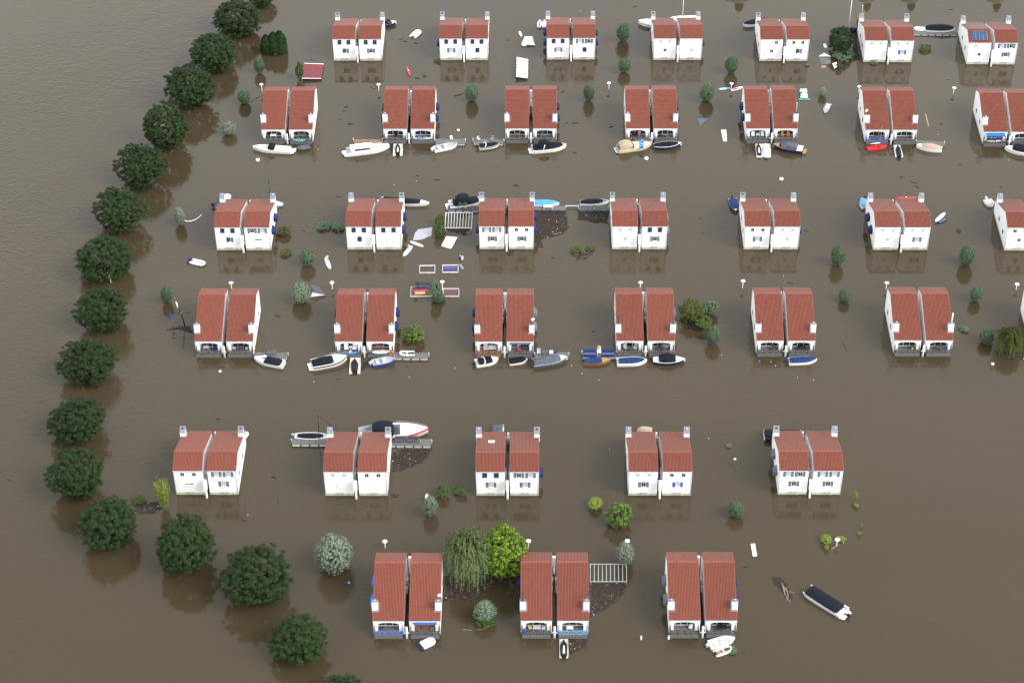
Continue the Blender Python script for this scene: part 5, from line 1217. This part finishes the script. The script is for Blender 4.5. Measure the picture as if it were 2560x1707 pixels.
# curved pole, wrecked mast, aerial boom
def path(name, label, cat, c, pts, r0, r1, mt, z=.08, n=6, group=None, zs=None):
    W = [P(c, x, y, (zs[i] if zs else z)) for i, (x, y) in enumerate(pts)]; o0 = W[0].copy(); o0.z = 0
    b = MB(); k = len(W); b.tube([w2-o0 for w2 in W], [r0+(r1-r0)*i/(k-1) for i in range(k)], n); o = add(name, b.mesh(name, mt), None, tuple(o0)); return tag(o, label, cat, group)
path('curved_pole','curved white pole with hooks beside the silvery third-row willow','pole','Z5',[(236,360),(262,366),(290,364),(320,354),(345,338),(366,318)],.14,.08,M_white,z=.15)
o = thing('wrecked_mast','leaning black mast with yard, flag and white top at far left','mast',tuple(P('Z5',246,1135,0)),0,None)
e_ = .62; part('mast',MB().bar((0,0,-.5),(-1.0,.0,6.0),.13,8,.09),M_black,o); part('lantern',MB().bar((-1.0,0,4.6),(-1.2,0,6.0),.19,8,.15),M_gel,o); part('topmast',MB().bar((-1.15,0,6.0),(-1.35,0,7.1),.05,6),M_wood,o)
part('yard',MB().bar((-2.5,0,3.2),(1.6,0,3.2),.045,6),M_black,o); part('flagstaff',MB().bar((-2.2,.2,0),(-2.9,.2,3.0),.035,5),M_alu,o); part('flag',MB().box(-2.8,.18,1.6,-2.3,.2,2.5),M_rblue,o); part('band',MB().bar((-.52,0,3.0),(-.56,0,3.4),.16,8),M_red,o)
o = thing('boom_crane','black A-shaped boom standing left of second fifth-row pair','crane',tuple(P('D2',438,430,.55)),0,None)
q0 = P('D2',438,430,.55); tp = P('D2',410,88,6.2); dz = tp-q0; part('upright',MB().bar((0,0,0),(dz.x+.1,0,6.0),.06,6),M_black,o); part('stay',MB().bar((dz.x,0,6.0),(3.4,0,2.2),.06,6),M_black,o); part('cable',MB().bar((dz.x,0,6.0),(-.4,0,0.1),.02,4),M_alu,o)
# ------------------------------------------------------------------ driftwood and debris
DG = 'driftwood pieces'
for c, pts, r_, lab in [
 ('D1',[(1005,830),(1045,838),(1095,842)],.07,'short bleached stick below the front-row willow'),('D1',[(1130,840),(1190,832),(1260,808),(1330,780),(1392,756)],.12,'long bent branch below the front-row willow'),
 ('E8',[(588,312),(640,285),(690,258)],.1,'pale branch crossing the lamp foot at lower right'),('E8',[(765,230),(785,190),(828,148)],.09,'pale curved branch right of the lamp at lower right'),
 ('Z8',[(435,1247),(450,1285),(462,1322)],.09,'thin dark stick between fifth and sixth fourth-row pairs'),('Z1',[(1100,860),(1140,828),(1205,798)],.1,'branch reaching from the willow to the first second-row pair'),
 ('Z2',[(84,728),(110,745),(140,748)],.06,'low twig left of the second second-row pair lamp'),('Z2',[(112,698),(130,725),(150,748)],.06,'upright twig left of the second second-row pair lamp'),
 ('E7',[(1480,618),(1540,608),(1590,598)],.1,'bleached forked branch on the third-row debris'),('D2',[(1448,598),(1520,585),(1580,572)],.07,'white stick on the debris below the motor yacht'),
 ('Z5',[(108,1170),(150,1150),(200,1148)],.12,'dark branch at the foot of the wrecked mast'),('Z11',[(712,288),(740,318),(790,370)],.06,'thin curved twig between fourth and fifth fifth-row pairs'),
 ('Z11',[(1035,995),(1060,1040),(1112,1055)],.09,'upper root arm of the twisted stump, lower right'),('Z11',[(1040,1000),(1055,1060),(1085,1108)],.12,'thick root of the twisted stump, lower right'),('Z11',[(1060,1020),(1075,1070),(1060,1105)],.09,'second root of the twisted stump, lower right'),
 ('Z9',[(724,528),(732,548)],.14,'short log between first and second fifth-row pairs'),('S',[(412,1058),(440,1050),(462,1040)],.08,'drift branch between the tree row and the bamboo'),('S',[(440,1030),(455,1045),(470,1052)],.07,'crossing drift branch beside the bamboo'),
 ('Z3',[(75,1195),(105,1180),(135,1182)],.05,'faint twig left of the fourth second-row pair'),('Z5',[(1360,178),(1400,187)],.1,'dark stick left of the second third-row pair'),('Z2',[(795,808),(840,795),(880,780)],.12,'grey plank floating left of the second-row willow'),
 ('Z6',[(1370,652),(1410,625),(1470,580)],.09,'dark branch between third and fourth third-row pairs'),('Z6',[(1400,635),(1440,625),(1478,598)],.06,'paler branch between third and fourth third-row pairs')]:
    path('branch', lab, 'branch', c, pts, r_, r_*.6, M_driftw if ('pale' in lab or 'bleach' in lab or 'white' in lab or 'root' in lab) else M_bark, z=r_*.6, group=DG)
for c, x, y, r_, mt, lab in [('Z9',1122,995,.28,M_blue,'blue ball floating below the big silver willow'),('Z8',1543,1418,.35,M_gel,'white buoy right of the sixth fourth-row pair'),('Z5',503,1473,.3,M_gel,'white buoy below the first fourth-row pair'),
 ('Z11',770,291,.28,M_gel,'white ball between fourth and fifth fifth-row pairs'),('Z7',1414,1400,.25,M_rblue,'blue ball below the fifth fourth-row pair'),('Z4',1536,740,.22,M_rblue,'blue ball between second and back rows at right'),
 ('Z2',825,1095,.35,M_gel,'white cone buoy right of the second second-row pair'),('E1',102,338,.5,M_gel,'white lump floating below the first second-row pair'),('E2',1848,392,.5,M_gel,'white lump below the cream motorboat'),('Z7',1577,53,.5,M_gel,'white lump between the second and third rows'),
 ('Z6',1488,1172,.3,M_dgrey,'dark grey crate-like ball left of the fourth fourth-row pair')]:
    p = P(c, x, y, r_*.3); o = thing('buoy', lab, 'float', tuple(p), 0, 'floating balls and buoys'); part('ball', MB().lathe([(r_*.5, -r_*.8), (r_, -.1*r_), (r_*.8, r_*.55), (r_*.3, r_*.85)], 10), mt, o); part('ring', MB().lathe([(r_*.2, r_*.85), (r_*.2, r_*1.05)], 6), M_dgrey, o)
specks = [('Z9',547,608),('Z10',1150,236),('Z11',620,172),('Z7',1533,1433),('Z7',1500,1403),('Z7',1593,767),('Z6',15,97),('Z6',180,68),('Z6',1327,1432),('Z6',1405,1490),('Z6',1530,1538),('Z6',467,1450),('Z6',127,1515),('E1',735,224),('Z2',1853,97),('Z4',2098,1497),('Z8',218,1538),('Z7',130,1352+0),('Z7',1135,1352),('Z8',100,1100+420),('E4',290,745),('E6',120,735),('Z4',1436,1258)]
spm = MB().lathe([(.06, -.05), (.09, .02), (.05, .07)], 7).mesh('litter', M_gel)
for c, x, y in specks:
    p = P(c, x, y, 0); o = add('litter', spm, None, tuple(p)); tag(o, 'small white fleck of litter floating on open brown water', 'litter', 'white flecks of litter')
scr = [('Z1',1900,900),('Z1',1935,1045),('Z1',1885,935),('Z1',1845,1005),('Z1',1608,505),('Z2',345,333),('Z2',377,350),('Z2',467,365),('Z2',1235,340),('Z2',1740,1035),('Z2',1805,1035),('Z2',2110,1070),('Z2',1805,1285),('Z2',1660,752),('Z2',1700,777),('Z2',480,660),
 ('Z6',190,30),('Z6',335,60),('Z6',915,100),('Z6',540,465),('Z6',1190,635),('Z8',960,80),('Z8',980,110),('Z8',1605,115),('Z8',870,40),('Z8',165,435),('Z7',1000,450),('Z7',980,345),('Z7',1640,822),('Z7',770,1200),('Z9',695,395),('Z9',525,640),('Z9',375,62),('Z11',825,908),('Z11',820,1395),('Z4',1555,92),('Z4',1465,1160),('Z4',1640,1540),('S',12,148),('S',28,960),('Z5',160,1228),('Z5',930,1065),('Z5',1120,435),('E4',690,705),('E4',1805,505),('Z3',325,65)]
M_scrap = mat('wet_scrap', (.030, .027, .026), .8, spec=.2)
for i, (c, x, y) in enumerate(scr):
    q = random.Random(i+5); b = MB(); k = 9; ra = q.uniform(.3, 1.0); rb = ra*q.uniform(.25, .5); b.ext([(ra*math.cos(6.283*j/k)*q.uniform(.5, 1.1), rb*math.sin(6.283*j/k)*q.uniform(.5, 1.1)) for j in range(k)], -.03, .02)
    for j in range(5):
        a = q.uniform(-.5, .5); u = q.uniform(-ra, ra)*.6; b.bar((u-ra*.4*math.cos(a), -ra*.4*math.sin(a), .02), (u+ra*.4*math.cos(a), ra*.4*math.sin(a), .06), .025, 4)
    o = add('drift_scrap', b.mesh('drift_scrap', M_scrap), None, tuple(P(c, x, y, 0)), q.uniform(-.6, .6)); tag(o, 'small dark scrap of drift floating on open brown water', 'debris', 'dark drift scraps', None)
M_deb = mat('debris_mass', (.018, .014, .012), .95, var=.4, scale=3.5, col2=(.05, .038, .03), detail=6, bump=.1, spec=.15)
def debris(label, c, pts, n, seed, dens=1.0, ragged=.5):
    r_ = random.Random(seed); W = [P(c, x, y, .03) for x, y in pts]; cen = sum(W, Vector())/len(W); L = [w2-cen for w2 in W]; poly = []
    for i in range(len(L)):
        a, b_ = L[i], L[(i+1) % len(L)]; k = max(1, int((b_-a).length/.6))
        for j in range(k):
            q = a.lerp(b_, j/k); f = 1-ragged*.25*r_.random()*(j > 0); poly.append((q.x*f, q.y*f))
    b = MB(); b.cur = 0; b.ext(poly if sum((poly[i][0]*poly[(i+1) % len(poly)][1]-poly[(i+1) % len(poly)][0]*poly[i][1]) for i in range(len(poly))) > 0 else poly[::-1], -.04, .05)
    def inside(x, y):
        r2 = False
        for i in range(len(poly)):
            x1, y1 = poly[i]; x2, y2 = poly[i-1]
            if (y1 > y) != (y2 > y) and x < (x2-x1)*(y-y1)/(y2-y1)+x1: r2 = not r2
        return r2
    xs = [p[0] for p in poly]; ys = [p[1] for p in poly]
    for i in range(n):
        x, y = r_.uniform(min(xs), max(xs))*1.04, r_.uniform(min(ys), max(ys))*1.04
        if not inside(x*.96, y*.96): continue
        a = r_.uniform(0, math.pi); q = r_.random(); l = r_.uniform(.12, .55) if r_.random() < .95 else r_.uniform(.7, 1.5); w_ = r_.uniform(.012, .032)
        b.cur = 1 if q < .86 else (2 if q < .984 else (3 if q < .995 else 4)); l = .14 if b.cur > 2 else l; w_ = .09 if b.cur > 2 else w_
        dx, dy = math.cos(a)*l/2, math.sin(a)*l/2; z = r_.uniform(.06, .16); b.bar((x-dx, y-dy, z), (x+dx, y+dy, z+r_.uniform(-.05, .05)), w_, 4)
    o = add('debris_mat', b.mesh('debris_mat', [M_deb, M_bark, M_driftw, M_gel, M_blue]), None, (cen.x, cen.y, 0)); tag(o, label, 'debris', 'mats of drifting debris', 'stuff'); return o
debris('drift debris right of the third third-row pair below the dock','E7',[(1255,345),(1400,335),(1625,340),(1660,420),(1680,520),(1610,610),(1480,650),(1390,660),(1330,690),(1360,780),(1290,770),(1256,720)],520,1)
debris('dark drift debris under the dark wooden dock, third row','E7',[(1800,345),(2168,345),(2172,500),(2080,470),(1990,480),(1900,450),(1780,440)],200,2)
debris('brown debris fan under the motor yacht dock','D2',[(1440,545),(2012,545),(1975,660),(1880,760),(1740,820),(1600,870),(1442,905)],620,3)
debris('debris mat beneath the weeping willow','F1',[(235,985),(420,950),(640,990),(820,1000),(830,1050),(770,1130),(740,1200),(680,1250),(520,1285),(360,1270),(237,1285)],760,4)
debris('debris mat below the grey front-row pergola','Z10',[(1038,992),(1248,990),(1235,1055),(1180,1110),(1120,1150),(1040,1188)],560,5)
debris('small debris wedge beside the front-row jet ski float','Z10',[(918,1315),(1028,1316),(1010,1350),(965,1390),(918,1418)],180,6)
debris('twiggy debris around the twisted stump at lower right','Z11',[(980,960),(1030,965),(1065,1000),(1100,1080),(1070,1108),(1035,1040),(985,1000)],120,7,ragged=1.5)
debris('curving debris under the drooping olive shrub at right edge','E9',[(930,1290),(1060,1310),(1274,1270),(1274,1360),(1140,1372),(1010,1345)],240,8)
debris('debris spilled below the big back-row bush','Z4',[(650,320),(685,330),(700,440),(715,560),(660,572),(600,600),(540,640),(505,645),(510,610),(560,575),(640,540)],320,9,ragged=1.2)
debris('thin dark debris between third and fourth third-row pairs','Z6',[(1360,640),(1400,600),(1470,585),(1485,605),(1430,650),(1370,655)],80,10,ragged=1.5)
debris('dark twigs around the foot of the wrecked mast','Z5',[(110,1172),(200,1135),(290,1140),(315,1200),(270,1185),(200,1160)],110,11,ragged=1.2)
debris('twigs between the tree row and the bamboo','S',[(400,1050),(440,1025),(478,1020),(490,1045),(460,1060),(420,1062)],110,12,ragged=1.2)
debris('dark twigs beside the second fourth-row jet ski float','Z5',[(1540,1475),(1550,1420),(1600,1390),(1625,1400),(1590,1450)],70,13)
debris('dark debris below the pergola slats, third row','Z6',[(395,420),(590,420),(540,470),(430,440)],60,14,ragged=1.5)  # ragged dark mat with twigs along the pergola's near side
debris('small dark debris at the pile foot, third third-row pair','E7',[(890,840),(950,815),(1015,820),(1000,870),(930,885)],70,15,ragged=1.3)
debris('dark shreds right of the second fifth-row pair','D2',[(1450,1190),(1560,1200),(1540,1240),(1460,1250)],50,16,ragged=1.5)
debris('drift twigs behind the willow and shrubs, fourth row','Z7',[(830,1095),(900,1110),(1000,1180),(930,1170),(860,1160)],70,17,ragged=1.4)

# ------------------------------------------------------------------ people
def skinmesh(name, joints, edges, rad, mt, parent, sub=2, root=0):
    me = bpy.data.meshes.new(name); me.from_pydata(joints, edges, []); me.materials.append(mt); o = add(name, me, parent)
    m = o.modifiers.new('skin', 'SKIN'); m.use_smooth_shade = True
    for i, v in enumerate(me.skin_vertices[0].data): v.radius = (rad[i], rad[i])
    me.skin_vertices[0].data[root].use_root = True
    s_ = o.modifiers.new('sub', 'SUBSURF'); s_.levels = 1; s_.render_levels = 1; return o
def person(label, pos, rot, pose, shirt, legs_m):
    o = thing('person', label, 'person', pos, rot, None)
    if pose == 'stand':
        J = dict(pel=(0,0,.92), sp=(0,.0,1.12), ch=(0,-.01,1.33), nk=(0,-.02,1.48), hd=(0,-.04,1.58), ht=(0,-.04,1.70), kL=(-.13,-.05,.50), aL=(-.15,.03,.09), tL=(-.16,-.16,.04), kR=(.13,-.05,.50), aR=(.15,.03,.09), tR=(.16,-.16,.04),
                 sL=(-.19,0,1.40), eL=(-.28,-.10,1.15), wL=(-.14,-.32,1.10), sR=(.19,0,1.40), eR=(.30,-.08,1.18), wR=(.16,-.34,1.32))
    else:
        J = dict(pel=(0,0,.38), sp=(0,-.05,.55), ch=(0,-.14,.76), nk=(0,-.2,.90), hd=(0,-.25,.99), ht=(0,-.27,1.11), kL=(-.2,-.42,.18), aL=(-.18,.02,.09), tL=(-.19,.18,.05), kR=(.2,-.42,.18), aR=(.18,.02,.09), tR=(.19,.18,.05),
                 sL=(-.19,-.14,.82), eL=(-.28,-.3,.62), wL=(-.2,-.5,.5), sR=(.19,-.14,.82), eR=(.3,-.3,.62), wR=(.22,-.52,.48))
    K = list(J); V = [J[k] for k in K]; ix = {k: i for i, k in enumerate(K)}; E_ = [('pel','sp'),('sp','ch'),('ch','nk'),('nk','hd'),('hd','ht'),('pel','kL'),('kL','aL'),('aL','tL'),('pel','kR'),('kR','aR'),('aR','tR'),('ch','sL'),('sL','eL'),('eL','wL'),('ch','sR'),('sR','eR'),('eR','wR')]
    E2_ = [(ix[a], ix[b]) for a, b in E_]; rd = dict(pel=.13, sp=.12, ch=.14, nk=.055, hd=.085, ht=.075, kL=.06, kR=.06, aL=.04, aR=.04, tL=.035, tR=.035, sL=.06, sR=.06, eL=.04, eR=.04, wL=.028, wR=.028); Rr = [rd[k] for k in K]
    for sd2, q in (('L', -1), ('R', 1)):
        w0 = Vector(J['w'+sd2]); el = Vector(J['e'+sd2]); d = (w0-el).normalized(); sdv = d.cross(Vector((0, 0, 1))).normalized()
        pm = w0+d*.05; V.append(tuple(pm)); Rr.append(.035); pi_ = len(V)-1; E2_.append((ix['w'+sd2], pi_))
        for f in range(4):
            s0 = pm+d*.045+sdv*(f-1.5)*.022; s1 = s0+d*(.035, .042, .04, .03)[f]+Vector((0, 0, -.012)); V += [tuple(s0), tuple(s1)]; Rr += [.010, .008]; E2_ += [(pi_, len(V)-2), (len(V)-2, len(V)-1)]
        th = pm+sdv*q*-.04+d*.02; V += [tuple(th), tuple(th+d*.03)]; Rr += [.011, .009]; E2_ += [(pi_, len(V)-2), (len(V)-2, len(V)-1)]
    skinmesh('body', V, E2_, Rr, M_skin, o)
    g = lambda *k: [J[x] for x in k]
    skinmesh('shirt', g('sp','ch','sL','sR')+[tuple(Vector(J['sL']).lerp(Vector(J['eL']), .6)), tuple(Vector(J['sR']).lerp(Vector(J['eR']), .6)), tuple(Vector(J['pel']).lerp(Vector(J['sp']), .3))], [(0,1),(1,2),(1,3),(2,4),(3,5),(0,6)], [.145,.165,.085,.085,.07,.07,.15], shirt, o)
    skinmesh('shorts', [J['pel'], tuple(Vector(J['pel']).lerp(Vector(J['kL']), .75)), tuple(Vector(J['pel']).lerp(Vector(J['kR']), .75))], [(0,1),(0,2)], [.155,.095,.095], legs_m, o)
    h_ = Vector(J['ht']); part('hair', MB().lathe([(.105, -.06), (.115, .0), (.09, .07), (.03, .10)], 10, (h_.x, h_.y+.015, h_.z)), M_bark, o)
    part('nose', MB().bar((h_.x, h_.y-.09, h_.z-.09), (h_.x, h_.y-.115, h_.z-.11), .015, 5), M_skin, o)
    for q in (-1, 1): part('eye', MB().lathe([(.004, -.01), (.012, 0), (.004, .01)], 6, (h_.x+q*.035, h_.y-.085, h_.z-.07)), M_black, o)
    return o
person('person in white shirt standing on a paddleboard near the second third-row pair', tuple(P('Z5',1297,662,.1)), R(20), 'stand', M_gel, M_pink)
o = thing('paddle','paddle held by the person standing on the board','paddle',tuple(P('Z5',1297,662,.1)),R(20),None); part('shaft',MB().bar((.16,-.40,.1),(.14,-.32,1.6),.02,6),M_alu,o); part('blade',MB().box(.07,-.43,-.35,.25,-.40,.1),M_red,o)
person('person in pale shirt and red shorts kneeling at the edge of a white board', tuple(P('Z6',128,562,.1)), R(-60), 'kneel', M_gel, M_red)
p_, r_ = terr(2,3,'L',.3,.95); person('person in a red shirt on the second-row fourth pair left terrace', tuple(p_), r_, 'stand', M_red, M_navyc)
